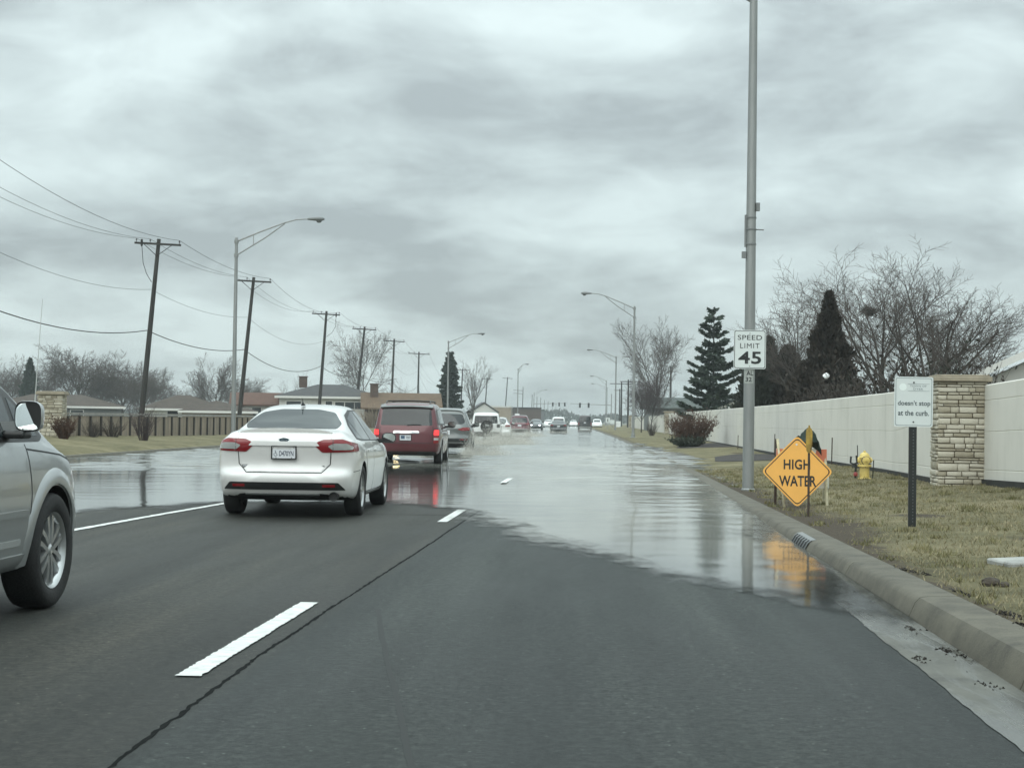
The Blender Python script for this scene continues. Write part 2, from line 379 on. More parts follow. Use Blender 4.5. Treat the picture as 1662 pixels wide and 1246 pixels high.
# ------------------------------------------------------------------ flood water
def water_sheet():
    front = [(-16.2, 15), (-9.6, 15), (-7.3, 15.5), (-6.9, 20), (-6.35, 22.6), (-5.5, 24.6), (-4.2, 25.4), (-2.9, 25.6), (-2.2, 24.6), (-1.5, 23.4), (-1.1, 21.1), (-.62, 19.1),
             (.08, 17.0), (.65, 15.2), (1.06, 13.8), (1.40, 12.8), (1.7, 12.2), (2.3, 11.2)]
    right = [(2.32, 20), (2.7, 31), (5.5, 33), (6.5, 60), (5, 95), (3.1, 110), (2.8, 190), (2.2, 255), (0.2, 380)]
    left = [(-19, 380), (-15.9, 255), (-15.5, 120), (-15.2, 70), (-15.2, 40)]
    poly = np.array(front+right+left)
    ysv = [9.]
    while ysv[-1] < 385: ysv.append(ysv[-1]+np.interp(ysv[-1], [9, 24, 45, 80, 150, 385], [.14, .09, .12, .2, .42, 1.6]))
    ysv = np.array(ysv); xsv = np.concatenate([np.arange(-18.5, -8.5, .4), np.arange(-8.5, 3, .16), np.arange(3, 7, .4)])
    X, Y = np.meshgrid(xsv, ysv); px, py = X.ravel(), Y.ravel()
    a = poly; b = np.roll(poly, -1, 0); dmin = np.full(len(px), 1e9); ins = np.zeros(len(px), bool)
    for (x0, y0), (x1, y1) in zip(a, b):
        dx, dy = x1-x0, y1-y0; t = np.clip(((px-x0)*dx+(py-y0)*dy)/(dx*dx+dy*dy), 0, 1)
        dmin = np.minimum(dmin, np.hypot(px-x0-t*dx, py-y0-t*dy))
        c = ((y0 > py) != (y1 > py)) & (px < (x1-x0)*(py-y0)/(y1-y0+1e-12)+x0); ins ^= c
    sd = np.where(ins, dmin, -dmin)
    start = np.interp(px, [-16, -8, -5, -2.5, -.5, 1.2, 2.4], [37, 36, 43, 37, 25, 18.5, 17])
    rip = np.clip((py-start+vnoise(px*.6, py*.3)*3.)/np.interp(px, [-6, -3, 0], [4, 9, 9]), 0, 1); rip = rip*rip*(3-2*rip)
    keep = sd > -1.7
    n, mcol = X.shape; idx = np.arange(n*mcol).reshape(n, mcol)
    f = np.stack([idx[:-1, :-1], idx[:-1, 1:], idx[1:, 1:], idx[1:, :-1]], -1).reshape(-1, 4); f = f[keep[f].any(1)]
    use = np.unique(f); mp = np.full(n*mcol, -1); mp[use] = np.arange(len(use)); f = mp[f]
    # real wavelets, so that far water shows the wave faces turned towards whoever looks along it
    g = np.random.default_rng(8); hz = np.zeros(len(px)); dyl = np.interp(py, ysv[:-1], np.diff(ysv)); warp = vnoise(px*.35, py*.16, 2)*1.3
    for L in (.30, .42, .6, .85, 1.2, 1.8, 2.8, 4.5, 7.5, 12.):
        for q in range(3):
            an = g.normal(0, .85); kx, ky = np.sin(an)*2*np.pi/L, np.cos(an)*2*np.pi/L
            hz += min(.034*L/(2*np.pi), .0052)*np.clip(L/(3.4*dyl)-.6, 0, 1)*np.sin(kx*px+ky*py+g.uniform(0, 6.3)+warp*2.2)*(1+.6*np.sin(px*.9/L**.5+py*.23+q*2+L))
    amp = rip*np.clip(.62+vnoise(px*.45, py*.14, 7)*1.2, .16, 1.15)*np.where(px > -2, np.interp(py, [15, 24, 34, 55], [.08, .18, .4, 1.]), 1.)+.03
    churn_pale = np.exp(-((py-105)/38)**2)*np.clip(1-np.abs(px+4.6)/3.2, 0, 1)
    churn_pale = np.maximum(churn_pale, .9*np.clip((px+3)/2.5, 0, 1)*np.clip((py-13)/6, 0, 1)*np.clip((95-py)/40, 0, 1))  # right lane paled too: silt tone painted in to lift its dark reflections
    v = np.stack([px, py, .0125+hz*amp+.024*rip], 1)[use]
    o = raw_mesh('water', v, f, M_water, None, True)
    for nm, arr in (('depth', sd), ('ripple', rip), ('churn_pale', churn_pale)):
        q = o.data.attributes.new(nm, 'FLOAT', 'POINT'); q.data.foreach_set('value', arr[use].astype(np.float32))
    setting(o)
water_sheet()

# ------------------------------------------------------------------ grass blades and leaf litter on the near verge
def scatter_blades(name, n, gen, mt, hmin, hmax, wd, seed):
    g = np.random.default_rng(seed); x, y, z = gen(g, n); n = len(x); a = g.uniform(0, 2*np.pi, n); h = g.uniform(hmin, hmax, n); ln = g.normal(0, .55, (n, 2))*h[:, None]
    w = wd*(1+y/25)
    dx, dy = np.cos(a)*w, np.sin(a)*w
    v = np.stack([np.stack([x-dx, y-dy, z-.004], 1), np.stack([x+dx, y+dy, z-.004], 1), np.stack([x+ln[:, 0], y+ln[:, 1], z+h], 1)], 1).reshape(-1, 3)
    return raw_mesh(name, v, np.arange(3*n).reshape(-1, 3), mt)
def gen_lawn(g, n):
    y = 7.5+(g.random(n)**1.5)*38; x = 2.5+rc(y)+g.random(n)**1.1*6.2
    dens = vnoise(x*2.1, y*1.7, 3)+g.normal(0, .35, n); k = (dens > -.32) & (g.random(n) > soil_at(x, y)*1.25-.1); x, y = x[k], y[k]
    return x, y, lawn_z(x, y)
M_blade = mat('grass_blade', (.125, .118, .066), .9, var=.5, vscale=4, col2=(.335, .285, .18), spec=.1)
tag(scatter_blades('grass', 90000, gen_lawn, M_blade, .012, .045, .0035, 2), 'short straw coloured winter grass on the right verge', 'grass', kind='stuff')
def gen_tufts(g, n):
    m = 420; cy_ = 8+g.random(m)**1.4*36; cx_ = 2.55+rc(cy_)+g.random(m)**1.2*6; i = g.integers(0, m, n); x = cx_[i]+g.normal(0, .06, n); y = cy_[i]+g.normal(0, .09, n); k = x > 2.5+rc(y); return x[k], y[k], lawn_z(x[k], y[k])
tag(scatter_blades('grass_tufts', 15000, gen_tufts, mat('tuft_blade', (.075, .085, .036), .9, var=.4, vscale=3, col2=(.26, .225, .12), spec=.1), .03, .075, .0035, 7), 'longer olive and straw tufts scattered through the right verge', 'grass', kind='stuff')
def gen_litter(g, n):
    cy_ = g.uniform(6, 14.5, 34); cx_ = g.random(34); i = g.integers(0, 34, n); y = cy_[i]+g.normal(0, .06, n)*(1+3*(g.random(n) < .12)); t = np.clip(cx_[i]+g.normal(0, .02, n), 0, .999); x = np.where(t < .45, 1.80+t*.75+g.normal(0, .022, n), 2.5+(t-.45)*.3+g.normal(0, .02, n)) + rc(y)
    return x, y, np.where(x < 2.45+rc(y), .006, lawn_z(x, y)+.004)
lit = scatter_blades('leaf_litter', 1000, gen_litter, mat('wet_leaf', (.020, .017, .013), .6, var=.4, vscale=12), .002, .010, .009, 5)
tag(lit, 'wet dark leaf scraps along the gutter and the grass edge', 'leaf litter', kind='stuff')

# ------------------------------------------------------------------ boundary walls with stone pillars
def make_stone():
    k = NT('ledge_stone_blocks'); oi = k.n('ShaderNodeAttribute', attribute_name='tone').outputs['Fac']
    c = k.coord(); a = k.noise(c, 9, 6, .65, .4); f = k.noise(c, 55, 4, .7)
    col = k.ramp(k.math('ADD', k.math('MULTIPLY', oi, .62), k.math('MULTIPLY', a, .38)), [(.25, (.31, .275, .205)), (.42, (.38, .345, .265)), (.55, (.44, .405, .32)), (.72, (.52, .485, .40))])
    k.link(col, k.b.inputs['Base Color']); k.b.inputs['Roughness'].default_value = .9
    bp = k.n('ShaderNodeBump', {'Strength': .7, 'Distance': .02, 'Height': k.math('ADD', a, f)}); k.link(bp.outputs[0], k.b.inputs['Normal'])
    return k.mat
M_stone = make_stone(); M_mortar = mat('mortar', (.15, .125, .085), .95, var=.3, vscale=9)
M_cap = mat('cast_stone_cap', (.27, .235, .175), .85, var=.2, vscale=6, bump=.3)
def make_wall_mat():
    k = NT('pale_wall_panel'); c = k.coord(); st = k.noise(k.coord((1, 1, .12)), 2.2, 6, .62, .3); a = k.noise(c, .8, 5, .6)
    v = k.math('ADD', k.math('MULTIPLY', st, .5), k.math('MULTIPLY', a, .5))
    k.link(k.ramp(v, [(.32, (.53, .515, .465)), (.5, (.625, .605, .55)), (.7, (.67, .65, .595))]), k.b.inputs['Base Color'])
    k.b.inputs['Roughness'].default_value = .75
    bp = k.n('ShaderNodeBump', {'Strength': .15, 'Distance': .01, 'Height': k.noise(c, 40, 3)}); k.link(bp.outputs[0], k.b.inputs['Normal'])
    return k.mat
M_wall = make_wall_mat(); M_groove = mat('wall_groove', (.17, .165, .15), .9); M_timber = mat('dark_timber', (.022, .022, .02), .9, var=.4, vscale=5)

def stone_pillar(loc, w, h, label, seed, rz=0.):
    g = random.Random(seed); t = thing('stone_pillar', label, 'pillar', loc, rz, 'stone pillars of the boundary walls')
    core = MB(); core.box((0, 0, h/2-.1), (w-.05, w-.05, h+.16)); core.build('core', M_mortar, t)
    v = []; f = []; tone = []
    for face in range(4):
        Mx = Matrix.Rotation(face*math.pi/2, 4, 'Z'); z = -.06
        while z < h-.03:
            rh = g.choice((.05, .07, .09, .115, .145)); rh = min(rh, h-z)
            if rh < .04: break
            x = -w/2+(.03 if face % 2 else 0)
            while x < w/2-.02:
                rw = g.uniform(.10, .36); 
                if w/2-x-rw < .12: rw = w/2-x
                # some courses split in two thin stones
                spl = [(z, rh)] if rh < .12 or g.random() < .75 else [(z, rh*.5), (z+rh*.5, rh*.5)]
                for zz, hh in spl:
                    d = g.uniform(.008, .030); e = .008; o = len(v); j = lambda: g.uniform(-.005, .005)
                    x0, x1, z0, z1 = x+e+j(), x+rw-e+j(), zz+e*.8+j()*.6, zz+hh-e*.8+j()*.6; yf = -w/2-d; yb = -w/2+.04; b = .007
                    for q in ((x0, yb, z0), (x1, yb, z0), (x1, yb, z1), (x0, yb, z1), (x0, yf+b, z0), (x1, yf+b, z0), (x1, yf+b, z1), (x0, yf+b, z1),
                              (x0+b+j(), yf, z0+b), (x1-b, yf+j(), z0+b+j()), (x1-b, yf, z1-b), (x0+b, yf+j(), z1-b+j())): v.append(tuple(Mx@Vector(q)))
                    for a in (0, 4):
                        for i in range(4): f.append((o+a+i, o+a+(i+1) % 4, o+a+4+(i+1) % 4, o+a+4+i))
                    f.append((o+8, o+9, o+10, o+11)); tone += [g.random()]*12
                x += rw
            z += rh
    st = raw_mesh('stones', v, np.array(f), M_stone, t)
    q = st.data.attributes.new('tone', 'FLOAT', 'POINT'); q.data.foreach_set('value', np.array(tone, np.float32))
    c = MB(); c.box((0, 0, h+.045), (w+.17, w+.17, .09)); c.box((0, 0, h+.105), (w+.09, w+.09, .035)); cc = c.build('cap', M_cap, t)
    b = cc.modifiers.new('b', 'BEVEL'); b.width = .015; b.segments = 2
    return t

def panel_wall(name, label, pts, hgt, thick, parent_mat, sweep=None, slots=()):
    """pts: plan polyline [(x, y, zbase)]; hgt(s) top height above base; panels end in thin joints"""
    base = Vector(pts[0]); t = thing(name, label, 'wall', base, 0, 'pale panel walls along the right verge')
    P = [Vector(p)-base for p in pts]; L = [0]
    for a, b in zip(P, P[1:]): L.append(L[-1]+(b.xy-a.xy).length)
    def at(s):
        x = [np.interp(s, L, [p[i] for p in P]) for i in range(3)]; e = .05
        d = Vector([np.interp(min(s+e, L[-1]), L, [p[i] for p in P])-np.interp(max(s-e, 0), L, [p[i] for p in P]) for i in range(2)]).normalized()
        return Vector(x), Vector((-d.y, d.x, 0))
    s = 0.; total = L[-1]; pl = 12.2; k = 0; tim = MB()
    while s < total-.2:
        e = min(s+pl, total); qs = np.linspace(s+.012, e-.012, 25); mb = MB()
        for mi, lo, hi, off in ((0, 0, 1, 0),):
            rows = []
            for q in qs:
                c, n = at(q); z0 = c.z+.10; z1 = c.z+hgt(q); h = z1-z0; hw = n*thick/2; pr = []
                gs = (.10*h, .5*h, .83*h)
                prof = [(0, 0)]
                for gz in gs: prof += [(gz-.012, 0), (gz-.006, .007), (gz+.006, .007), (gz+.012, 0)]
                prof += [(h-.02, 0), (h, .02)]
                face = [c+hw-n*d+Vector((0, 0, z0-c.z+z)) for z, d in prof]; back = [c-hw+n*d+Vector((0, 0, z0-c.z+z)) for z, d in prof]
                rows.append(face+back[::-1]+[face[0]])
            mb.grid(rows)
            for r in (rows[0], rows[-1]): mb.add(r[:-1], [tuple(range(len(r)-1))])
        mb.build('wall_panel', parent_mat, t)
        for q0, q1 in zip(qs[:-1:4], qs[4::4]):
            c0, n0 = at(q0); c1, n1 = at(q1); w = n0*(thick/2+.05)
            tim.add([c0+w+Vector((0, 0, -.2)), c1+w+Vector((0, 0, -.2)), c1+w+Vector((0, 0, .095)), c0+w+Vector((0, 0, .095)), c0-w+Vector((0, 0, -.2)), c1-w+Vector((0, 0, -.2)), c1-w+Vector((0, 0, .095)), c0-w+Vector((0, 0, .095))],
                    [(0, 1, 2, 3), (7, 6, 5, 4), (3, 2, 6, 7), (0, 3, 7, 4), (1, 5, 6, 2)])
        s = e; k += 1
    tim.build('base_timber', M_timber, t)
    return t
def lz(x, y): return float(lawn_z(np.float64(x), np.float64(y)))
PX, PY = 6.93, 30.6
stone_pillar((PX, PY, lz(PX, PY)), .86, 1.86, 'tallest looking stone pillar, beside the black post of the curb sign', 3, R(-4))
stone_pillar((7.75, 142, .22), .9, 1.9, 'far stone pillar in the pale wall behind the big brown bush', 5)
stone_pillar((8.0, 253, .2), .9, 1.9, 'small distant stone pillar at the far end of the right hand wall', 6)
wl = [(PX+.44, PY-.15, lz(PX, PY)), (7.35, 22, .40), (7.6, 12, .42)]
panel_wall('panel_wall', 'pale panel wall running off the right edge past the stone pillar', wl, lambda s: 1.80, .16, M_wall)
wl = [(PX-.2, PY+.44, lz(PX, PY)-.02), (7.0, 38, .21), (7.15, 60, .16), (7.5, 100, .19), (7.72, 141.5, .22)]
panel_wall('panel_wall', 'long pale wall receding behind the yellow hydrant to the far pillar', wl, lambda s: 1.82+.2*(1-smooth01((s-3.0)/2.6)), .16, M_wall)
wl = [(7.75, 142.5, .22), (7.9, 200, .22), (8.0, 252.5, .2)]
panel_wall('panel_wall', 'most distant stretch of pale wall behind the two small dark trees', wl, lambda s: 1.75, .16, M_wall)

# ------------------------------------------------------------------ fence and pillar on the far side of the road
M_fence = mat('weathered_fence', (.245, .20, .15), .9, var=.35, vscale=3, stretch=(1, 1, .3), bump=.4, bscale=18)
M_post = mat('dark_fence_post', (.045, .04, .034), .9, var=.3, vscale=4)
def far_lawn(x, y): return float(lawn_left_z(np.float64(x), np.float64(y)))+.06
stone_pillar((-19.05, 59.2, far_lawn(-19, 59)-.02), .86, 1.52, 'stone pillar at the left, half behind the mirror of the silver car', 8, R(8))
def fence(pts, label, ztop, n_post_gap=1.5):
    base = Vector(pts[0]); t = thing('fence', label, 'fence', base, 0, 'fences on the far side of the road')
    rail = MB(); pan = MB()
    for a, b in zip(pts, pts[1:]):
        a, b = Vector(a), Vector(b); n = max(1, int((b.xy-a.xy).length/n_post_gap)); d = (b-a).xy.normalized()
        ang = math.atan2(d.y, d.x)
        for i in range(n):
            c = a.lerp(b, (i+.5)/n); q = a.lerp(b, i/n); L = (b.xy-a.xy).length/n
            h = ztop-c.z; pan.box((c-base)+Vector((0, 0, h/2-.06)), (L+.002, .05, h), 0, ang)
            rail.box((c-base)+Vector((0, 0, h+.02)), (L+.004, .14, .10), 0, ang)
            p = MB(); p.box((0, 0, (ztop-q.z)/2-.12), (.10, .20, ztop-q.z+.1), 0, ang); o = p.build('post', M_post, t); o.location = q-base
    pan.build('fence_panels', M_fence, t); rail.build('top_rail', mat('fence_rail', (.26, .25, .23), .9, var=.25, vscale=2), t)
    return t
fence([(-19.2, 59.9, .36), (-19.4, 75, .30), (-19.6, 100, .14), (-19.8, 128, .10)], 'grey panel fence with dark posts behind the white sedan, left of the lamp post', 1.29)

# ------------------------------------------------------------------ houses
M_shingle_b = mat('brown_shingle', (.052, .039, .030), .9, var=.25, vscale=1.5); M_shingle_r = mat('rust_shingle', (.085, .042, .028), .9, var=.25, vscale=1.5)
M_shingle_g = mat('grey_shingle', (.055, .055, .056), .9, var=.2, vscale=1.5); M_shingle_t = mat('tan_shingle', (.105, .068, .04), .9, var=.2, vscale=1.5)
M_white = mat('white_siding', (.55, .55, .52), .7, var=.06, vscale=2); M_tan = mat('tan_brick', (.27, .22, .165), .85, var=.2, vscale=2); M_dkbrick = mat('dark_brick', (.085, .058, .046), .9, var=.25, vscale=3)
M_pane = mat('dark_window_glass', (.02, .025, .028), .06); M_trim = mat('white_trim', (.6, .6, .57), .6, var=.05); M_greywall = mat('grey_siding', (.14, .15, .15), .8, var=.15)
M_greenroof = mat('green_grey_roof', (.060, .072, .066), .9, var=.2, vscale=1)
def house(name, label, loc, w, d, eave, ridge, wall, roof, kind='gable_x', windows=(), chimney=None, rz=0., cat='house', over=.5, trim=True, group='houses beyond the fences'):
    t = thing(name, label, cat, loc, rz, group)
    mb = MB(); mb.box((0, 0, eave/2-.2), (w, d, eave+.4))
    if kind == 'gable_y':   # gable end faces the road/camera
        mb.add([(-w/2, -d/2, eave), (w/2, -d/2, eave), (0, -d/2, ridge-.1), (-w/2, d/2, eave), (w/2, d/2, eave), (0, d/2, ridge-.1)], [(0, 1, 2), (5, 4, 3), (0, 2, 5, 3), (1, 4, 5, 2)])
    if kind == 'gable_x':
        mb.add([(-w/2, -d/2, eave), (-w/2, d/2, eave), (-w/2, 0, ridge-.1), (w/2, -d/2, eave), (w/2, d/2, eave), (w/2, 0, ridge-.1)], [(0, 2, 1), (3, 4, 5), (0, 3, 5, 2), (1, 2, 5, 4)])
    mb.build('wall', wall, t)
    W, D, E = w/2+over, d/2+over, eave-.05; r = MB(); th = .16
    if kind == 'gable_x':
        for s in (-1, 1): r.add([(-W, s*D, E), (W, s*D, E), (W, 0, ridge), (-W, 0, ridge), (-W, s*D, E+th), (W, s*D, E+th), (W, 0, ridge+th), (-W, 0, ridge+th)], [(0, 1, 2, 3), (4, 5, 6, 7), (0, 1, 5, 4), (1, 2, 6, 5), (3, 0, 4, 7)])
    elif kind == 'gable_y':
        for s in (-1, 1): r.add([(s*W, -D, E), (s*W, D, E), (0, D, ridge), (0, -D, ridge), (s*W, -D, E+th), (s*W, D, E+th), (0, D, ridge+th), (0, -D, ridge+th)], [(0, 1, 2, 3), (4, 5, 6, 7), (0, 1, 5, 4), (1, 2, 6, 5), (3, 0, 4, 7)])
    elif kind == 'hip':
        k = max(.3, W-D); r.add([(-W, -D, E), (W, -D, E), (W, D, E), (-W, D, E), (-W, -D, E+th), (W, -D, E+th), (W, D, E+th), (-W, D, E+th), (-k, 0, ridge), (k, 0, ridge)],
                                [(0, 1, 2, 3), (0, 1, 5, 4), (1, 2, 6, 5), (2, 3, 7, 6), (3, 0, 4, 7), (4, 5, 9, 8), (6, 7, 8, 9), (5, 6, 9), (7, 4, 8)])
    else:
        r.box((0, 0, eave+.2), (2*W, 2*D, .4))
    ro = r.build('roof', roof, t)
    if chimney:
        c = MB(); x, y, h = chimney; c.box((0, 0, 0), (.9, .7, h)); c.box((0, 0, h/2+.04), (1.05, .85, .1)); o = c.build('chimney', M_dkbrick, ro); o.location = (x, y, ridge+h*.2)
    if trim and kind != 'flat':
        f = MB(); f.box((0, -D-.02, E+.02), (2*W, .05, .24)); f.build('fascia', M_trim, t)
    for (wx, wz, ww, wh) in windows:
        f = MB(); y = -d/2-.03
        for s in (-1, 1): f.box((s*(ww/2+.05), 0, 0), (.1, .1, wh+.2)); f.box((0, 0, s*(wh/2+.05)), (ww, .1, .1))
        o = f.build('window', M_trim, t); o.location = (wx, y, wz)
        g = MB(); g.box((0, 0, 0), (ww, .04, wh)); g.build('pane', M_pane, o)
    return t
def hx(px, Y): return pix(px, 680, Y).x
house('house', 'low house with grey brown roof seen right of the left stone pillar', (hx(92, 200), 200, -.4), 15, 9, 2.55, 4.05, M_greywall, M_shingle_b, 'hip', [(2.3, 1.7, 1.4, .9)], rz=R(18))
house('house', 'low tan house under a wide dark brown roof beside the first leaning pole', (hx(297, 195), 195, -.3), 9.5, 8, 2.3, 4.0, M_white, M_shingle_b, 'hip', [(-1.5, 1.6, 1.2, 1.), (1.4, 1.6, 1., 1.)], rz=R(18))
house('house', 'tan walled wing with brown roof just left of the near street lamp', (hx(352, 180), 180, -.3), 7.5, 7, 2.05, 3.25, M_tan, M_shingle_b, 'hip', rz=R(14))
house('house', 'rust roofed white house with dark timber framing right of the near lamp', (hx(420, 190), 190, -.2), 5.6, 7, 2.75, 4.1, M_white, M_shingle_r, 'gable_x', [(-.2, 1.75, 1.0, 1.5), (1.6, 1.75, .6, 1.3), (-2.3, 1.7, .25, 2.), (2.4, 1.7, .2, 2.)], rz=R(10), trim=False)
house('house', 'wide white house with dark grey hip roof above the white sedan', (hx(536, 188), 188, -.2), 11.0, 8, 3.75, 5.25, M_white, M_shingle_g, 'hip',
      [(-3.9, 2.6, 1.6, 1.3), (1.2, 2.85, 1., .75), (2.3, 2.85, 1., .75), (3.4, 2.85, 1., .75), (4.5, 2.85, 1.0, .75), (0, 2.7, .7, 1.2)], chimney=(-3.2, 1, 1.2), rz=R(6))
house('house', 'brick house with tan gable roof and chimney behind the red minivan', (hx(650, 185), 185, -.2), 8.0, 8, 2.5, 4.2, M_dkbrick, M_shingle_t, 'gable_x', [(1.5, 1.6, 1.4, 1.)], chimney=(-3.0, -1, 1.5), rz=R(8), trim=False)
house('house', 'pale gabled garage behind the white car carrying a spare wheel', (hx(783, 300), 300, 0), 4.8, 7, 2.6, 4.3, M_white, M_shingle_g, 'gable_y', rz=R(8), over=.3, trim=False)
house('shop', 'flat roofed brick shop left of the dark oncoming car', (hx(836, 430), 430, 0), 13, 10, 4.2, 4.2, M_dkbrick, M_timber, 'flat', cat='shop', rz=R(4), over=.1, group='low shops far down the road')
house('shop', 'flat roofed shop with pale top band behind the pale garage', (hx(808, 420), 420, 0), 7, 10, 4.4, 4.4, M_tan, M_white, 'flat', cat='shop', over=.1, group='low shops far down the road')
house('shop', 'green grey flat roofed shop behind the second far red car', (hx(866, 470), 470, 0), 6, 10, 4.0, 4.0, M_greywall, M_greenroof, 'flat', cat='shop', over=.1, group='low shops far down the road')
house('house', 'long house under a green grey roof behind the far wall and pillar', (hx(1115, 190), 190, .2), 9.5, 8, 2.6, 3.75, M_greywall, M_greenroof, 'gable_x', trim=False, group='houses behind the right hand wall')
house('house', 'low white house with sloping dark roof left of the speed limit pole', (hx(1192, 150), 150, .2), 4.2, 8, 2.3, 3.3, M_white, M_greenroof, 'gable_y', over=.4, trim=False, group='houses behind the right hand wall')
hs = house('house', 'pale house with white edged grey roof peeking over the wall at right edge', (19.6, 62, .3), 9.5, 9, 2.62, 5.0, M_white, M_shingle_g, 'gable_y', over=.6, trim=False, rz=R(-10), group='houses behind the right hand wall')
f = MB()
for s in (-1, 1):
    a, b = Vector((s*5.37, -5.15, 2.50)), Vector((0, -5.15, 4.98)); f.add([a, b, b+Vector((0, 0, .26)), a+Vector((0, 0, .26)), a+Vector((0, .06, 0)), b+Vector((0, .06, 0)), b+Vector((0, .06, .26)), a+Vector((0, .06, .26))], [(0, 1, 2, 3), (7, 6, 5, 4), (3, 2, 6, 7), (0, 4, 5, 1)])
f.build('fascia', M_trim, hs)
f = MB(); f.tube([(-2.6, -3, 4.0), (-2.6, -3, 4.75)], .07); f.build('vent_pipe', M_timber, hs)

# ------------------------------------------------------------------ utility poles and wires
M_pole = mat('creosote_pole', (.026, .024, .021), .85, var=.35, vscale=3, stretch=(3, 3, .3), bump=.3, bscale=20)
M_galv = mat('galvanised_steel', (.27, .28, .275), .5, .55, var=.14, vscale=3, stretch=(2, 2, .3)); M_insul = mat('insulator', (.08, .08, .085), .3)
M_wire = mat('wire', (.035, .038, .04), .6); M_cable = mat('cable', (.018, .018, .018), .6)
TOPS = {}
def utility_pole(x, y, h, lean, label, rich=True, arm=2.8, z0=0., tilt=R(-2.6), arms=1, group='wooden utility poles left of the road'):
    t = thing('utility_pole', label, 'utility pole', (x, y, z0), 0, group); M = Matrix.Rotation(lean, 4, 'Y')
    q = M@Vector((0, 0, h))
    p = MB(); p.tube([M@Vector((0, 0, -.5)), M@Vector((0, 0, h*.5)), q], [.185, .155, .115], 10); p.build('pole', M_pole, t, True)
    if arm:
        for k in range(arms):
            c = MB(); C = Matrix.Translation(M@Vector((0, -.16, h-.32-k*1.1)))@Matrix.Rotation(-tilt, 4, 'Y')
            c.prism([(-arm/2, -.06), (arm/2, -.06), (arm/2, .06), (-arm/2, .06)], -.06, .06, C)
            if rich:
                for s in (-1, 1): c.tube([C@Vector((s*.85, 0, -.05)), M@Vector((0, -.14, h-1.05-k*1.1))], .022, 5)
            o = c.build('crossarm', M_pole, t)
            for u in ((-arm/2+.1, -arm/2+.95, arm/2-.1) if rich else ()):
                i = MB(); i.lathe([(.001, .06), (.02, .06), (.02, .14), (.05, .15), (.045, .2), (.055, .22), (.03, .27), (.001, .28)], 8, C@Matrix.Translation((u, 0, 0))); i.build('insulator', M_insul, o, True)
            TOPS.setdefault(round(y), [Vector((x, y, z0))+C@Vector((u, 0, .28)) for u in (-arm/2+.1, -arm/2+.95, arm/2-.1)])
    return t
ZL = (2.6, 5.6)
poles = [(100, 258, 388, 232, 650, 'nearest leaning T topped utility pole, its foot behind the round bush'),
         (127, 412, 450, 391, 650, 'second leaning T topped utility pole, just right of the near street lamp'),
         (166, 530, 505, 519, 650, 'third T topped utility pole, rising left of the big bare tree'),
         (195, 592, 530, 578, 660, 'fourth T topped utility pole, standing before the big bare tree'),
         (223, 640, 550, 635, 660, 'fifth T topped utility pole, between the bare tree and the dark spruce'),
         (264, 680, 571, 678, 660, 'sixth T topped utility pole, left next to the dark spruce'),
         (350, 751, 598, 748, 660, 'T topped utility pole seen through the bare tree right of the spruce'),
         (430, 791, 613, 787, 665, 'T topped utility pole above the pale gabled garage'),
         (470, 824, 612, 820, 665, 'pale T topped utility pole above the white car with spare wheel')]
PB = []
pole0 = None
for Y, tx, ty, bx, by, lab in poles:
    T = pix(tx, ty, Y); B = pix(bx, by, Y); k = (T.x-B.x)/(T.z-B.z); bx0 = B.x-k*B.z; h = math.hypot(T.z, T.x-bx0)
    utility_pole(bx0, Y, h, math.atan(k), lab, Y < 360, 2.85 if Y != 264 else 3.4)
    PB.append((Vector((bx0, Y, 0)), k))
for i, (px, Y, ty, lab) in enumerate([(840, 585, 632, 'double armed pole above the far red car'), (848, 620, 628, 'tall thin pole beside the double armed pole'), (863, 660, 640, 'bare pole left of the far traffic signals'), (871, 720, 643, 'second bare pole in the far left row'), (877, 780, 645, 'third bare pole in the far left row'),
                                     (883, 850, 649, 'fourth bare pole in the far left row'), (889, 930, 651, 'fifth bare pole in the far left row'), (896, 1010, 653, 'sixth bare pole in the far left row'), (902, 1100, 655, 'seventh bare pole in the far left row, above the dark car')]):
    T = pix(px, ty, Y); utility_pole(T.x, Y, T.z, R(1), lab, False, 3.4 if i == 0 else 0, arms=2, group='plain poles far down the left side')
for px, Y, ty, arm, lab in [(1009, 300, 620, 4.2, 'T topped utility pole left of the far right lamp posts'), (1020, 260, 616, 2.6, 'T topped pole with short crossarm left of the large bare tree'), (1089, 240, 594, 0, 'bare thin pole standing within the large bare tree'), (1006, 360, 631, 2.4, 'smallest T topped pole right of the far lamp posts')]:
    T = pix(px, ty, Y); utility_pole(T.x, Y, T.z, 0, lab, False, arm, tilt=0, group='utility poles right of the road')
def sag_wire(name, label, pts, r, sag, mt=None, group='overhead wires on the left'):
    mb = MB(); o = Vector(pts[0]); P = []
    for a, b in zip(pts, pts[1:]):
        a, b = Vector(a)-o, Vector(b)-o; L = (b-a).length
        for i in range(14):
            f = i/14; q = a.lerp(b, f); q.z -= sag*(L/30)**2*4*f*(1-f); P.append(q)
    P.append(Vector(pts[-1])-o); mb.tube(P, r, 5); w = mb.build(name, mt or M_wire, None, True); w.location = o
    return tag(w, label, 'wire', group)
keys = [100, 127, 166, 195, 223, 264, 350, 430]
tops = [TOPS[k] for k in keys]
for i, (lab, z0) in enumerate((('lowest of the three thin wires on the leaning pole crossarms', 11.95), ('middle of the three thin wires on the leaning pole crossarms', 12.0), ('topmost thin wire on the right ends of the leaning pole crossarms', 12.2))):
    e = [Vector((-25.6+(-1.3, -.45, 1.3)[i], 64, z0))]+[t[i] for t in tops]
    sag_wire('overhead_wire', lab, e, (.011, .011, .013)[i], .55)
def on_pole(z, dx=-.15): return [Vector((b.x+k*z+dx, b.y-.1, z)) for b, k in PB[:7]]
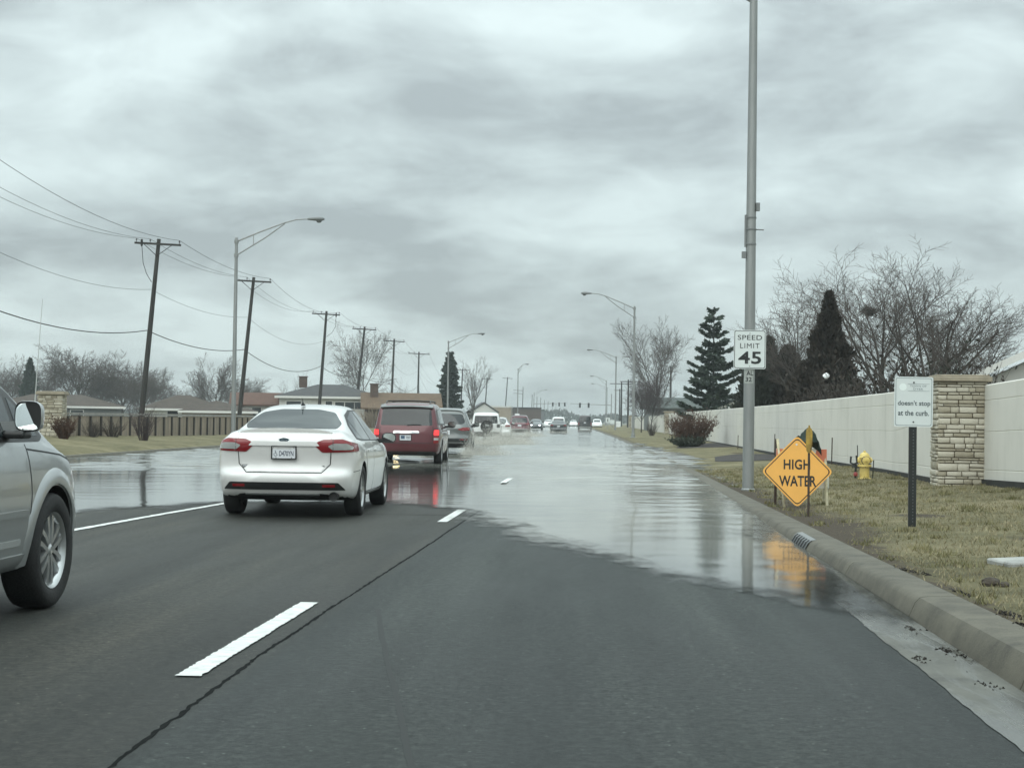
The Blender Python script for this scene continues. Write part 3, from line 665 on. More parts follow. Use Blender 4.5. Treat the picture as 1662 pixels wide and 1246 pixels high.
e = on_pole(8.95); sag_wire('overhead_wire', 'single thin wire fixed halfway up the leaning poles', [Vector((-26, 64, 9.2))]+e, .011, .6)
e = on_pole(6.45); sag_wire('overhead_cable', 'thick black cable, lowest line on the leaning poles', [Vector((-26, 64, 6.6))]+e, .028, .62, M_cable)
# drop lines curling off the crossarms
for (Y, lab) in ((100, 'short cable looping from the crossarm down the nearest leaning pole'), (166, 'short cable looping down the third leaning pole')):
    i = keys.index(Y); s = 0 if Y == 100 else 2; a = TOPS[Y][s]+Vector((.35 if s == 0 else -.3, -.1, -.35)); b = PB[i][0]+Vector((PB[i][1]*9.4-(.17 if s == 0 else -.17), -.1, 9.4))
    mb = MB(); mb.tube([(0, 0, 0), (b-a)*.35+Vector((-.12 if s == 0 else .3, 0, -.35)), (b-a)*.7+Vector((-.12 if s == 0 else .3, 0, -.2)), b-a], .02, 5); 
    mb.lathe([(.001, .3), (.07, .28), (.07, -.1), (.05, -.14), (.001, -.16)], 8); w = mb.build('drop_cable', M_cable, None, True); w.location = a; tag(w, lab, 'cable')

# ------------------------------------------------------------------ street lamps
M_lampglass = mat('lamp_lens', (.10, .11, .11), .15); M_lhead = mat('lamp_head_grey', (.16, .17, .17), .5)
def street_lamp(base, h, side, reach, label, rise=.85, lean=0., detail=True, r0=.115):
    t = thing('street_lamp', label, 'street lamp', base, 0, 'tall street lamps along the road'); M = Matrix.Rotation(lean, 4, 'Y'); Q = lambda *a: M@Vector(a)
    p = MB(); p.tube([Q(0, 0, -.1), Q(0, 0, h*.5), Q(0, 0, h)], [r0, r0*.82, r0*.64], 12); p.lathe([(r0*2.1, 0), (r0*2.1, .04), (r0*1.25, .06), (r0*1.2, .3), (r0, .32)], 12); p.build('pole', M_galv, t, True)
    a = MB(); s = side
    a.tube([Q(0, 0, h-.18), Q(s*reach*.35, 0, h-.18+rise*.50), Q(s*reach*.68, 0, h-.18+rise*.93), Q(s*reach*.84, 0, h-.18+rise*1.08), Q(s*reach, 0, h-.18+rise*1.12)], [.042, .04, .036, .034, .03], 7)
    a.tube([Q(0, 0, h-.85), Q(s*reach*.40, 0, h-.85+rise*.85), Q(s*reach*.68, 0, h-.18+rise*.88)], [.036, .034, .03], 7)
    a.tube([Q(s*reach*.24, 0, h-.18+rise*.34), Q(s*reach*.24, 0, h-.85+rise*.52)], .02, 5)
    for z in (h-.18, h-.85): a.lathe([(r0*.8, -.09), (r0*.95, -.08), (r0*.95, .08), (r0*.8, .09)], 10, Matrix.Translation(Q(0, 0, z)))
    a.build('arm', M_galv, t, True)
    L = MB(); c = Q(s*reach, 0, h-.18+rise*1.12); rows = []
    for f, w, zt, zb in ((0, .05, .05, -.05), (.06, .07, .07, -.06), (.3, .11, .10, -.08), (.5, .15, .12, -.10), (.68, .15, .11, -.09), (.78, .09, .07, -.06), (.82, .02, .02, -.03)):
        rows.append([c+Vector((s*f, w*math.cos(q), (zt if math.sin(q) > 0 else -zb)*math.sin(q))) for q in np.linspace(0, 2*math.pi, 13)])
    L.grid(rows); lh = L.build('lamp_head', M_lhead, t, True, 180)
    if detail:
        b = MB(); b.lathe([(.13, 0), (.125, -.04), (.09, -.09), (.001, -.11)], 12, Matrix.Translation(c+Vector((s*.55, 0, -.08)))); b.build('lens', M_lampglass, lh, True)
    return t
def lamp_at(px, ty, Y, side, tip, label, z0=0., **k):
    T = pix(px, ty, Y); e = pix(tip, ty, Y)
    street_lamp((T.x, Y, z0), T.z-z0, side, abs(e.x-T.x)-.75, label, **k)
lamp_at(384, 386, 79, 1, 524, 'nearest left street lamp, arm reaching over the road above the white sedan', .2, rise=1.0)
lamp_at(728, 553, 181, 1, 786, 'left street lamp standing in front of the dark spruce', .1, rise=.9)
lamp_at(841, 598, 290, 1, 858, 'small left street lamp above the far red car', detail=False)
lamp_at(867, 637, 480, 1, 888, 'smallest left street lamp far down the road', detail=False)
lamp_at(1030, 497, 125, -1, 944, 'nearest right street lamp, arm over the road beside the large bare tree', .1, rise=1.0)
lamp_at(1000, 578, 215, -1, 953, 'second right street lamp of the receding row', .1, detail=False)
lamp_at(984, 617, 330, -1, 958, 'third right street lamp of the receding row', detail=False)
lamp_at(985.5, 628, 420, -1, 960, 'fourth and smallest right street lamp of the row', detail=False)
# the tall pole by the kerb carries the speed limit sign
PLX, PLY = pix(1214, 793, 31.2).x, 31.2
PZ = lz(PLX, PLY)
tp = thing('light_pole', 'tall grey metal pole by the kerb carrying the speed limit sign', 'light pole', (PLX, PLY, PZ))
p = MB(); ln = Matrix.Rotation(R(.05), 4, 'Y'); p.tube([ln@Vector((0, 0, z)) for z in (-.2, 3, 6, 9.6)], [.108, .10, .088, .072], 20); p.lathe([(.13, 0), (.13, .03), (.112, .05)], 20); p.build('pole', M_galv, tp, True)
a = MB(); a.tube([(0, 0, 9.2), (-1.5, 0, 10.0), (-3.2, 0, 10.2)], .04, 8); a.build('arm', M_galv, tp, True)
c = MB()
for z in (4.62, 4.9, 5.12): c.lathe([(.098, -.015), (.106, -.013), (.106, .013), (.098, .015)], 16, Matrix.Translation((0, 0, z)))
c.box((-.10, -.02, 4.87), (.035, .06, .60)); c.build('strap_bands', M_lhead, tp)
c = MB(); c.box((.125, -.03, 5.32), (.07, .10, .15)); c.box((.10, 0, 5.32), (.03, .04, .05)); c.tube([(.09, 0, 4.9), (.24, -.03, 4.89)], .012, 6); c.box((-.125, -.02, 4.42), (.08, .09, .12)); c.build('bracket', M_lhead, tp)

# ------------------------------------------------------------------ traffic signals far ahead
M_sig = mat('signal_black', (.015, .016, .015), .6)
def signal_mast(px, Y, z, side, reach, heads, label):
    x = hx(px, Y); t = thing('traffic_signal', label, 'traffic signal', (x, Y, 0), 0, 'traffic signals at the far crossing')
    p = MB(); p.tube([(0, 0, -.1), (0, 0, 7.6)], [.14, .10], 8); p.build('pole', M_galv, t, True)
    a = MB(); a.tube([(0, 0, z), (side*reach, 0, z+.25)], [.10, .05], 8); a.build('arm', M_galv, t, True)
    for h in heads:
        b = MB(); b.box((0, 0, 0), (.45, .3, 1.1)); 
        for k in range(3): b.lathe([(.12, 0), (.14, -.2), (.13, -.2), (.11, 0)], 8, Matrix.Translation((0, -.16, .34-.34*k))@Matrix.Rotation(R(-90), 4, 'X'))
        o = b.build('signal_head', M_sig, t); o.location = (side*h, -.15, z-.1)
signal_mast(992, 380, 5.0, -1, 9.5, (7.2, 5.2), 'traffic signal mast from the right with two hanging heads')
signal_mast(866, 470, 6.0, 1, 9.5, (5.4, 7.2, 8.8), 'traffic signal mast from the left with three hanging heads')

# ------------------------------------------------------------------ trees and shrubs
M_bark = mat('grey_bark', (.060, .052, .043), .9, var=.3, vscale=4, stretch=(3, 3, .5)); M_twig = mat('brown_twig', (.066, .053, .044), .9, var=.3, vscale=2)
M_twig_r = mat('purple_twig', (.058, .042, .042), .9, var=.3, vscale=2); M_bark_d = mat('dark_bark', (.035, .030, .026), .9, var=.3, vscale=4)
def leaf_mat(name, a, b, c):
    k = NT(name); v = k.noise(k.coord(), 1.9, 5, .7); k.link(k.ramp(v, [(.33, a), (.5, b), (.68, c)]), k.b.inputs['Base Color'])
    k.b.inputs['Roughness'].default_value = .8; k.b.inputs['Specular IOR Level'].default_value = .2; return k.mat
M_spruce = leaf_mat('spruce_needles', (.018, .028, .020), (.030, .044, .032), (.048, .064, .046)); M_pine = leaf_mat('pine_needles', (.028, .042, .032), (.045, .062, .047), (.070, .090, .066))
M_junip = leaf_mat('bronze_juniper', (.022, .020, .016), (.038, .032, .026), (.058, .047, .036)); M_jung = leaf_mat('dark_juniper', (.020, .024, .017), (.032, .036, .026), (.048, .050, .035))
M_bushr = leaf_mat('brown_bush_leaf', (.055, .030, .020), (.085, .048, .033), (.12, .072, .050)); M_bushg = leaf_mat('low_green_leaf', (.025, .032, .022), (.038, .046, .032), (.052, .058, .042))

class Tubes:
    """fast gathering of many tapered branches"""
    def __init__(s): s.v = []; s.f = []; s.n = 0
    def add(s, pts, rad, n):
        k = len(pts); P = np.array(pts); d = np.gradient(P, axis=0); d /= np.linalg.norm(d, axis=1)[:, None]+1e-9
        a = np.cross(d, [.31, .17, .93]); ln = np.linalg.norm(a, axis=1)[:, None]; a = np.where(ln < .05, [1, 0, 0], a/(ln+1e-9)); b = np.cross(d, a)
        ph = np.arange(n)*2*np.pi/n; r = np.array(rad)[:, None, None]
        v = P[:, None, :]+(a[:, None, :]*np.cos(ph)[None, :, None]+b[:, None, :]*np.sin(ph)[None, :, None])*r
        idx = s.n+np.arange(k*n).reshape(k, n); j = np.roll(idx, -1, 1)
        s.f.append(np.stack([idx[:-1], j[:-1], j[1:], idx[1:]], -1).reshape(-1, 4)); s.v.append(v.reshape(-1, 3)); s.n += k*n
    def build(s, name, m, parent): return raw_mesh(name, np.concatenate(s.v), np.concatenate(s.f), m, parent, True)
def grow(T, p, d, L, r, lv, g, cfg):
    """one branch and everything that springs from it; T[0] heavy wood, T[1] twigs"""
    mx = cfg['levels']; n = (7, 6, 5, 4, 3)[min(lv, 4)]; pts = [p]; dirs = [d]; seg = L/(n-1)
    for i in range(n-1):
        w = cfg['wig']*(1+.35*lv)
        d = d+np.array([g.gauss(0, w), g.gauss(0, w), g.gauss(0, w)+cfg['up'][min(lv, len(cfg['up'])-1)]]); d = d/np.linalg.norm(d)
        pts.append(pts[-1]+d*seg); dirs.append(d)
    tip = r*(.35 if lv < mx else .5); T[0 if lv < 2 else 1].add(pts, np.linspace(r, tip, n), (8, 6, 4, 3, 3)[min(lv, 4)])
    if lv >= mx: return
    cnt = cfg['kids'][lv]; cnt = max(1, int(round(cnt*g.uniform(.8, 1.25)))); az = g.uniform(0, 6.28)
    for c in range(cnt):
        f = cfg['start'][lv]+(1-cfg['start'][lv])*((c+g.random()*.8)/cnt); f = min(f, .99); x = f*(n-1); i = min(int(x), n-2); q = pts[i]+(pts[i+1]-pts[i])*(x-i); dd = dirs[i+1]
        az += 2.4+g.uniform(-.5, .5); a = np.cross(dd, [.2, .9, .3]); a /= np.linalg.norm(a); b = np.cross(dd, a)
        th = R(g.gauss(cfg['ang'][lv], 8)); nd = dd*math.cos(th)+(a*math.cos(az)+b*math.sin(az))*math.sin(th)
        l2 = L*cfg['len'][lv]*g.uniform(.7, 1.15)*(1-cfg['taper']*f); grow(T, q, nd, l2, max(cfg['rmin'], min(r*.62, (r*(1-.6*f))*cfg['rr'][lv])), lv+1, g, cfg)
def bare_tree(name, label, loc, H, seed, cfg=None, trunk_f=.34, r=None, mats=(None, None), cat='tree', group=None, spread=None):
    c = dict(levels=4, kids=(9, 7, 6, 4), ang=(38, 40, 40, 38), len=(.95, .62, .52, .5), start=(.45, .25, .2, .15), up=(.0, .05, .04, .02, .0), wig=.07, taper=.35, rr=(.55, .5, .5, .5), rmin=.008)
    c.update(cfg or {}); g = random.Random(seed); t = thing(name, label, cat, loc, 0, group); T = [Tubes(), Tubes()]
    grow(T, np.array([0, 0, -.2]), np.array([g.uniform(-.03, .03), g.uniform(-.03, .03), 1.]), 10*trunk_f*1.5, (r or .022*H)*10/H, 0, g, c)
    tr = T[0].build('trunk', mats[0] or M_bark, t); cr = T[1].build('crown', mats[1] or M_twig, t)
    v = np.empty(len(cr.data.vertices)*3); cr.data.vertices.foreach_get('co', v); v = v.reshape(-1, 3); top = np.percentile(v[:, 2], 99.8); k = H/top
    kx = k if not spread else spread/(np.percentile(np.abs(v[:, :2]), 98)*2)
    for o in (tr, cr): o.data.transform(Matrix.Diagonal((kx, kx, k, 1)))
    return t
def needles(name, seed, n, shape, size, m, parent, mode='out'):
    """many small needle sprays; shape(g, n) gives points and outward directions"""
    g = np.random.default_rng(seed); p, d = shape(g, n); n = len(p); d = d/np.linalg.norm(d, axis=1)[:, None]; s = size*g.uniform(.6, 1.4, n)[:, None]
    a = np.cross(d, g.normal(0, 1, (n, 3))); a /= np.linalg.norm(a, axis=1)[:, None]+1e-9; w = .34
    v = np.stack([p-d*s*.2, p+a*s*w+d*s*.25, p+d*s, p-a*s*w+d*s*.25], 1).reshape(-1, 3)
    return raw_mesh(name, v, np.arange(4*n).reshape(-1, 4), m, parent)
def whorl_conifer(label, loc, H, W, seed, n, m, name='spruce_tree', gaps=.0, size=.3, droop=.1, bare=.05, whorls=22, power=.9, sub=9):
    g = np.random.default_rng(seed); t = thing(name, label, 'tree', loc, 0, None); T = Tubes(); P = []; D = []
    T.add([np.array([0, 0, z]) for z in (-.3, H*.5, H)], [H*.016, H*.009, .012], 7)
    for k in range(whorls):
        f = (k+.3)/whorls; z = H*(bare+(1-bare)*f); L0 = W/2*(1-f)**power+.12; nb = g.integers(6, 9); a0 = g.uniform(0, 6.28)
        for j in range(nb):
            a = a0+j*6.283/nb+g.normal(0, .16); L = L0*g.uniform(.70, 1.12)*(1 if g.random() > gaps else .5); o = np.array([math.cos(a), math.sin(a), 0])
            zz = z+g.normal(0, H*.012); ts = np.linspace(0, 1, 5); up_ = .30*f+.10
            pts = [np.array([0, 0, zz])+o*L*q+np.array([0, 0, L*(up_*q-droop*2*q*q+.28*q**3*.6)]) for q in ts]; T.add(pts, np.linspace(.012+.02*(1-f), .006, 5), 3)
            cnt = max(5, int(n*L/(W*whorls)*.7)); q = g.uniform(.12, 1, cnt)**.75; ix = q*4; i = np.minimum(ix.astype(int), 3); PA = np.array(pts); c = PA[i]+(PA[i+1]-PA[i])*(ix-i)[:, None]
            side = np.array([-o[1], o[0], 0]); wv = (1-q*.65)*L*.36; sd = g.uniform(-1, 1, cnt); c = c+side*(sd*wv)[:, None]+g.normal(0, .025*H/9, (cnt, 3)); c[:, 2] -= np.abs(sd)*wv*.12
            P.append(c); D.append(o*.8+side*(sd*.9)[:, None]+g.normal(0, .38, (cnt, 3))+[0, 0, .12])
    T.build('trunk', M_bark_d, t); P = np.concatenate(P); D = np.concatenate(D)
    needles('crown', seed+1, len(P), lambda g, n: (P, D), size, m, t); return t
def dense_conifer(label, loc, H, W, seed, n, m, name='juniper_tree', size=.22, top=.8, lump=.16, group=None, belly=.12):
    t = thing(name, label, 'tree', loc, 0, group); T = Tubes(); T.add([np.array([0, 0, z]) for z in (-.3, H*.5, H*.95)], [H*.02, H*.012, .01], 6); T.build('trunk', M_bark_d, t)
    def shape(g, n):
        f = g.random(n)**1.35; a = g.uniform(0, 6.283, n); prof = np.minimum(1, (f+.02)/belly)**.5*(1-f)**top
        lum = 1+lump*np.sin(a*3+f*21+seed)+lump*.8*np.sin(a*5-f*37)+lump*.9*np.sin(f*60+a*2+seed)+g.normal(0, .12, n)
        r = W/2*prof*lum*g.uniform(.55, 1.04, n)**.5; p = np.stack([np.cos(a)*r, np.sin(a)*r, f*H+.05], 1)
        return p, np.stack([np.cos(a)*.6, np.sin(a)*.6, np.full(n, .9)], 1)+g.normal(0, .33, (n, 3))
    needles('crown', seed, n, shape, size, m, t); return t
def shrub(name, label, loc, H, W, seed, n, twig_m, leaf_m=None, nleaf=0, group=None, up_=.9, lsize=.10, rt=.008):
    g = random.Random(seed); t = thing(name, label, 'shrub', loc, 0, group); T = Tubes()
    for i in range(n):
        a = g.uniform(0, 6.283); q = g.random()**.6; d = np.array([math.cos(a)*q*W/2/H*1.05, math.sin(a)*q*W/2/H*1.05, up_]); p = np.array([math.cos(a)*q*W*.16, math.sin(a)*q*W*.16, -.05]); L = H*g.uniform(.7, 1.08)*(1-.25*q); pts = [p]
        for k in range(4): pts.append(pts[-1]+d*L/4/up_*.95); d = d+np.array([g.gauss(0, .07), g.gauss(0, .07), g.gauss(.0, .06)])
        T.add(pts, np.linspace(rt*1.8, rt*.6, 5), 3)
        for k in range(5):
            i0 = g.randint(1, 3); q0 = pts[i0]+(pts[i0+1]-pts[i0])*g.random(); dd = d+np.array([g.gauss(0, .5), g.gauss(0, .5), g.gauss(.1, .3)]); l = L*g.uniform(.14, .36); T.add([q0, q0+dd*l*.5, q0+dd*l+np.array([0, 0, l*.1])], [rt, rt*.8, rt*.5], 3)
    T.build('stems', twig_m, t)
    if leaf_m:
        P = np.concatenate(T.v); gg = np.random.default_rng(seed); P = P[P[:, 2] > H*.02]; i = gg.integers(0, len(P), nleaf); P = P[i]+gg.normal(0, .05*H, (nleaf, 3)); P[:, 2] = np.abs(P[:, 2]); D = gg.normal(0, .6, (nleaf, 3))+[0, 0, .7]
        needles('foliage', seed, nleaf, lambda g_, n_: (P, D), lsize, leaf_m, t)
    return t
def tx(px, Y): return pix(px, 680, Y).x
def th(px, py, Y): return pix(px, py, Y).z
# right side: wide open-crowned trees behind the wall
OPEN = dict(levels=4, kids=(10, 9, 8, 6), ang=(36, 34, 36, 38), len=(1.3, .62, .5, .45), start=(.36, .22, .18, .15), up=(.0, .03, .03, .02), wig=.05, taper=.25, rr=(.6, .5, .48, .5), rmin=.0075)
bare_tree('bare_tree', 'wide bare tree holding a dark nest, behind the wall above the hydrant', (tx(1428, 78), 78, .2), th(1415, 418, 78), 11, OPEN, .3, .15, spread=8.0, group='bare trees behind the right hand wall')
bare_tree('bare_tree', 'wide bare tree behind the stone pillar, right of the nest tree', (tx(1503, 74), 74, .2), th(1500, 416, 74), 23, OPEN, .27, .15, spread=8.6, group='bare trees behind the right hand wall')
bare_tree('bare_tree', 'low spreading bare tree left of the tall bronze juniper, by the speed sign', (tx(1308, 84), 84, .2), th(1300, 455, 84), 31, OPEN, .26, .13, spread=6.6, group='bare trees behind the right hand wall')
bare_tree('bare_tree', 'drooping bare tree just above the white edged roof at the right edge', (tx(1575, 70), 70, .2), th(1570, 512, 70), 37, OPEN, .24, .10, spread=4.6, group='bare trees behind the right hand wall')
q = pix(1410, 505, 78.5); nb = MB()
g_ = random.Random(7); rows = []
for i in range(9):
    ph = math.pi*i/8; rows.append([(math.sin(ph)*.30*(1+g_.uniform(-.35, .3))*math.cos(a), math.sin(ph)*.26*(1+g_.uniform(-.3, .3))*math.sin(a), -math.cos(ph)*(.17+.05*math.sin(a*2))) for a in np.linspace(0, 2*math.pi, 14)])
nb.grid(rows)
for i in range(170):
    d = Vector((g_.gauss(0, 1), g_.gauss(0, 1), g_.gauss(0, .8))).normalized(); s_ = Vector((g_.gauss(0, 1), g_.gauss(0, 1), g_.gauss(0, 1))).normalized(); d.z *= .62; nb.tube([d*.27-s_*.18, d*.30+s_*.20], .011, 3)
nest = nb.build('nest', M_bark_d); nest.location = q; tag(nest, 'dark leafy nest in a fork of the bare tree', 'nest')
ROUND = dict(levels=4, kids=(14, 10, 8, 5), ang=(42, 34, 36, 36), len=(1.45, .55, .48, .45), start=(.30, .25, .2, .15), up=(.0, .06, .05, .02), wig=.06, taper=.35, rr=(.5, .5, .5, .5), rmin=.011)
bare_tree('bare_tree', 'large round bare tree behind the nearest right street lamp', (tx(1066, 215), 215, .2), th(1044, 519, 215), 41, dict(ROUND, rmin=.014), .42, .30, spread=10.2)
for i, (px, Y, ty, lab) in enumerate([(1056, 150, 606, 'small dark dense tree by the wall, right of the lamp post foot'), (1041, 165, 612, 'small dark dense tree by the wall, left of its twin')]):
    bare_tree('ornamental_tree', lab, (tx(px, Y), Y, .2), th(px, ty, Y), 51+i, dict(ROUND, kids=(17, 11, 8, 5), levels=4, rmin=.014, ang=(44, 40, 40, 40), start=(.38, .2, .15, .1)), .36, .10, (M_bark_d, M_twig_r), group='small dark trees before the far wall', spread=3.4)
whorl_conifer('open branched spruce left of the speed limit sign', (tx(1157, 110), 110, .2), th(1157, 503, 110), 4.9, 61, 8000, M_pine, gaps=.5, size=.24, droop=.02, whorls=14, power=.78, bare=.12)
dense_conifer('tall pointed bronze juniper between the speed sign and the nest tree', (tx(1344, 67), 67, .2), th(1344, 488, 67), 3.6, 71, 15000, M_junip, size=.20, top=1.0, belly=.10, lump=.15)
for i, (px, Y, ty, W, lab) in enumerate([(1247, 92, 556, 2.1, 'narrow dark juniper directly right of the speed limit pole'), (1278, 86, 571, 2.7, 'squat dark juniper between the narrow one and the tall bronze one'),
                                        (1224, 86, 588, 2.4, 'dark juniper half hidden by the speed limit pole'), (1310, 66, 600, 2.3, 'low dark juniper at the left foot of the bronze juniper')]):
    dense_conifer(lab, (tx(px, Y), Y, .2), th(px, ty, Y), W, 81+i, 9000, M_junip if i % 2 else M_jung, size=.19, top=.55, lump=.14, group='dark junipers behind the wall')
for i, (px, Y, ty, W, lab) in enumerate([(1385, 58, 607, 3.0, 'dark brush behind the wall just above the hydrant'), (1432, 60, 618, 2.6, 'dark brush behind the wall left of the curb sign'), (1480, 59, 596, 2.8, 'tallest dark brush directly behind the curb sign'), (1530, 58, 598, 2.6, 'dark brush behind the stone pillar cap'), (1585, 56, 603, 2.2, 'dark brush under the white edged roof')]):
    shrub('brush', lab, (tx(px, Y), Y, .2), th(px, ty, Y)-.1, W, 91+i, 90, M_twig, M_jung if i % 2 else M_junip, 1700, 'dark brush behind the right hand wall', lsize=.13)
X, Y = tx(1123, 82), 82
shrub('bush', 'big reddish brown bush in front of the pale wall', (X, Y, lz(X, Y)), 1.62, 2.3, 101, 190, M_bushr, M_bushr, 2600, lsize=.075, rt=.009)
X, Y = tx(1117, 80), 80
shrub('bush', 'low dark green growth at the foot of the reddish bush', (X, Y, lz(X, Y)), .55, 1.7, 103, 70, M_bushg, M_bushg, 1600, lsize=.08)
X, Y = tx(1058, 132), 132
shrub('bush', 'small bare round bush before the wall left of the far pillar', (X, Y, .2), 1.15, 1.0, 105, 45, M_twig, None, 0)
# left side
SPREAD = dict(levels=4, kids=(13, 10, 8, 5), ang=(48, 42, 42, 40), len=(1.5, .6, .5, .5), start=(.28, .2, .15, .12), up=(.0, .03, .03, .02), wig=.08, taper=.3, rr=(.55, .5, .5, .5), rmin=.024)
protoA = bare_tree('bare_tree', 'large dense bare tree rising behind the left stone pillar', (tx(122, 250), 250, 0), th(122, 562, 250), 111, SPREAD, .42, .32, spread=12.5, group='bare trees on the left skyline')
protoB = bare_tree('bare_tree', 'broad bare tree just left of the nearest leaning pole', (tx(200, 255), 255, 0), th(200, 573, 255), 117, SPREAD, .40, .30, spread=11, group='bare trees on the left skyline')
protoC = bare_tree('bare_tree', 'rounded bare tree between the lamp post and the second leaning pole', (tx(352, 260), 260, 0), th(352, 576, 260), 123, dict(ROUND, rmin=.02), .40, .26, spread=8.5, group='bare trees on the left skyline')
for pr, px, Y, k, rz, lab in [(protoB, 18, 262, .95, 1.2, 'bare tree at the left edge above the silver car'), (protoA, 62, 280, .80, 2.2, 'bare tree between the left edge and the stone pillar'), (protoB, 160, 285, .98, 4., 'bare tree filling the gap between the two largest left crowns'), (protoC, 245, 275, .86, .6, 'smaller bare tree right of the nearest leaning pole'),
                              (protoA, 232, 250, .70, 3.6, 'low bare crown behind the brown roofed house at the left'), (protoC, 278, 290, .64, 5., 'low bare tree over the wide dark brown roof'), (protoB, 315, 300, .62, 1.9, 'lowest bare tree left of the near lamp post'), (protoA, 398, 275, .66, 2.9, 'bare tree half behind the second leaning pole'), (protoC, 425, 300, .5, 4.2, 'little bare tree above the rust roofed house')]:
    dup(pr, (tx(px, Y), Y, 0), rz, lab, k)
dense_conifer('small dark evergreen among the bare trees at the far left', (tx(47, 240), 240, 0), th(47, 584, 240), 3.6, 131, 3500, M_spruce, 'spruce_tree', .4, .8)
bare_tree('bare_tree', 'tall bare tree behind the third and fourth leaning poles', (tx(590, 250), 250, 0), th(590, 531, 250), 141, dict(ROUND, rmin=.016), .45, .28, spread=9.2)
for px, Y, ty, s, lab in [(490, 205, 600, 151, 'leaning bare young tree above the white house roof'), (465, 210, 615, 152, 'twiggy bare young tree left of the white house chimney'), (650, 240, 612, 153, 'low bare tree between the fifth and sixth poles'), (622, 215, 622, 154, 'bare thicket tree beside the brick house chimney')]:
    bare_tree('bare_tree', lab, (tx(px, Y), Y, 0), th(px, ty, Y), s, dict(ROUND, rmin=.014, levels=3, kids=(10, 8, 5)), .36, .12, spread=4.6, group='young bare trees by the left houses')
whorl_conifer('dark dense spruce right of the sixth pole, behind the lamp post', (tx(729, 215), 215, 0), th(733, 572, 215), 4.4, 161, 22000, M_spruce, gaps=.05, size=.34, droop=.10, whorls=20, power=.85, bare=.02)
bare_tree('bare_tree', 'tall upswept bare tree right of the dark spruce', (tx(767, 255), 255, 0), th(768, 578, 255), 171, dict(ROUND, rmin=.014, ang=(26, 24, 30, 32), up=(.0, .12, .08, .03), kids=(12, 7, 5, 4)), .3, .22, spread=5.2)
for px, Y, H, W, s, lab, mt, lf in [(104, 57.5, .82, .85, 181, 'rounded reddish bush beside the left stone pillar', M_bushr, M_bushr), (150, 63, .62, 1.0, 182, 'grey twiggy bush before the fence, left of the tall one', M_twig, None), (183, 66, .70, 1.1, 183, 'second grey twiggy bush before the fence', M_twig, None), (234, 64.5, 1.38, 1.05, 184, 'tall vase shaped bare bush at the foot of the nearest leaning pole', M_twig_r, None)]:
    x = tx(px, Y); shrub('bush', lab, (x, Y, far_lawn(x, Y)), H, W, s, 110 if lf else 55, mt, lf, 1100 if lf else 0, 'bushes before the far side fence', lsize=.05, rt=.0055)
x = tx(605, 180); shrub('bush', 'pale leafless bush left of the red minivan', (x, 180, 0), 2.6, 2.4, 191, 60, M_tan, None, 0, rt=.02)
x = tx(788, 280); shrub('brush', 'brown thicket under the upswept bare tree', (x-2, 240, 0), 2.8, 5, 192, 120, M_twig, M_junip, 1500, lsize=.25, rt=.02)
# far wooded skyline at the end of the road
w = MB(); g_ = random.Random(3)
gg = np.random.default_rng(5); n = 22000; u = gg.random(n); xw = -420+u*560; yw = 900+gg.random(n)*160
hm = 3.6+2.*vnoise(xw*.03, yw*.01)+1.5*vnoise(xw*.11, 0*xw, 4)+3.5*np.exp(-((xw+12)/9)**2); zz = gg.random(n)**.8*np.maximum(hm, 2)
raw = np.stack([xw, yw, zz], 1); Dd = gg.normal(0, .5, (n, 3))+[0, 0, .8]
tag(needles('distant_woods', 6, n, lambda g, m_: (raw, Dd), 1.5, M_jung, None), 'low dark wooded skyline at the end of the road', 'woods', kind='stuff')

# ------------------------------------------------------------------ lettering
def text(name, s, h, mt, parent, loc, w=None, bold=0., rot=(R(90), 0, 0), ext=.0015, sp=1.):
    c = bpy.data.curves.new(name, 'FONT'); c.body = s; c.size = 1; c.align_x = 'CENTER'; c.align_y = 'CENTER'; c.offset = bold; c.space_character = sp; c.resolution_u = 3
    o = bpy.data.objects.new(name, c); COL.objects.link(o); dg = bpy.context.evaluated_depsgraph_get(); me = bpy.data.meshes.new_from_object(o.evaluated_get(dg))
    bpy.data.objects.remove(o); bpy.data.curves.remove(c)
    v = np.array([p.co[:] for p in me.vertices]); lo, hi = v.min(0), v.max(0); kz = h/(hi[1]-lo[1]); kx = (w/(hi[0]-lo[0])) if w else kz; ctr = (lo+hi)/2
    M = Matrix.Translation(loc)@Euler(rot).to_matrix().to_4x4()@Matrix.Diagonal((kx, kz, 1, 1))@Matrix.Translation((-ctr[0], -ctr[1], 0))
    me.transform(M); me.materials.clear(); me.materials.append(mt); me.name = name
    ob = bpy.data.objects.new(name, me); COL.objects.link(ob); ob.parent = parent
    return ob

# ------------------------------------------------------------------ vehicles
def paint(name, c, metal=0., rough=.32, dirt=.10): return mat(name, c, rough, metal, var=dirt, vscale=1.6, coat=.9, spec=.5, rvar=.05)
M_pwhite = paint('pearl_white_paint', (.66, .655, .635), dirt=.06); M_pred = paint('dark_red_paint', (.088, .008, .013), .25); M_psilver = paint('silver_paint', (.36, .375, .375), .55, .34)
M_pgrey = paint('pale_grey_paint', (.115, .125, .122), .5); M_pbright = paint('bright_white_paint', (.72, .73, .72)); M_pdark = paint('dark_blue_paint', (.018, .026, .030)); M_pblack = paint('charcoal_paint', (.016, .017, .019))
M_pred2 = paint('wine_red_paint', (.085, .010, .022), .2)
M_glass = mat('car_glass', (.022, .030, .031), .03, spec=.45); M_glass2 = mat('tinted_glass', (.012, .015, .016), .03, spec=.6)
M_trim_b = mat('black_trim', (.014, .015, .015), .45, var=.2, vscale=6); M_under = mat('underbody_black', (.007, .007, .007), .9); M_gap = mat('panel_gap', (.02, .021, .021), .8)
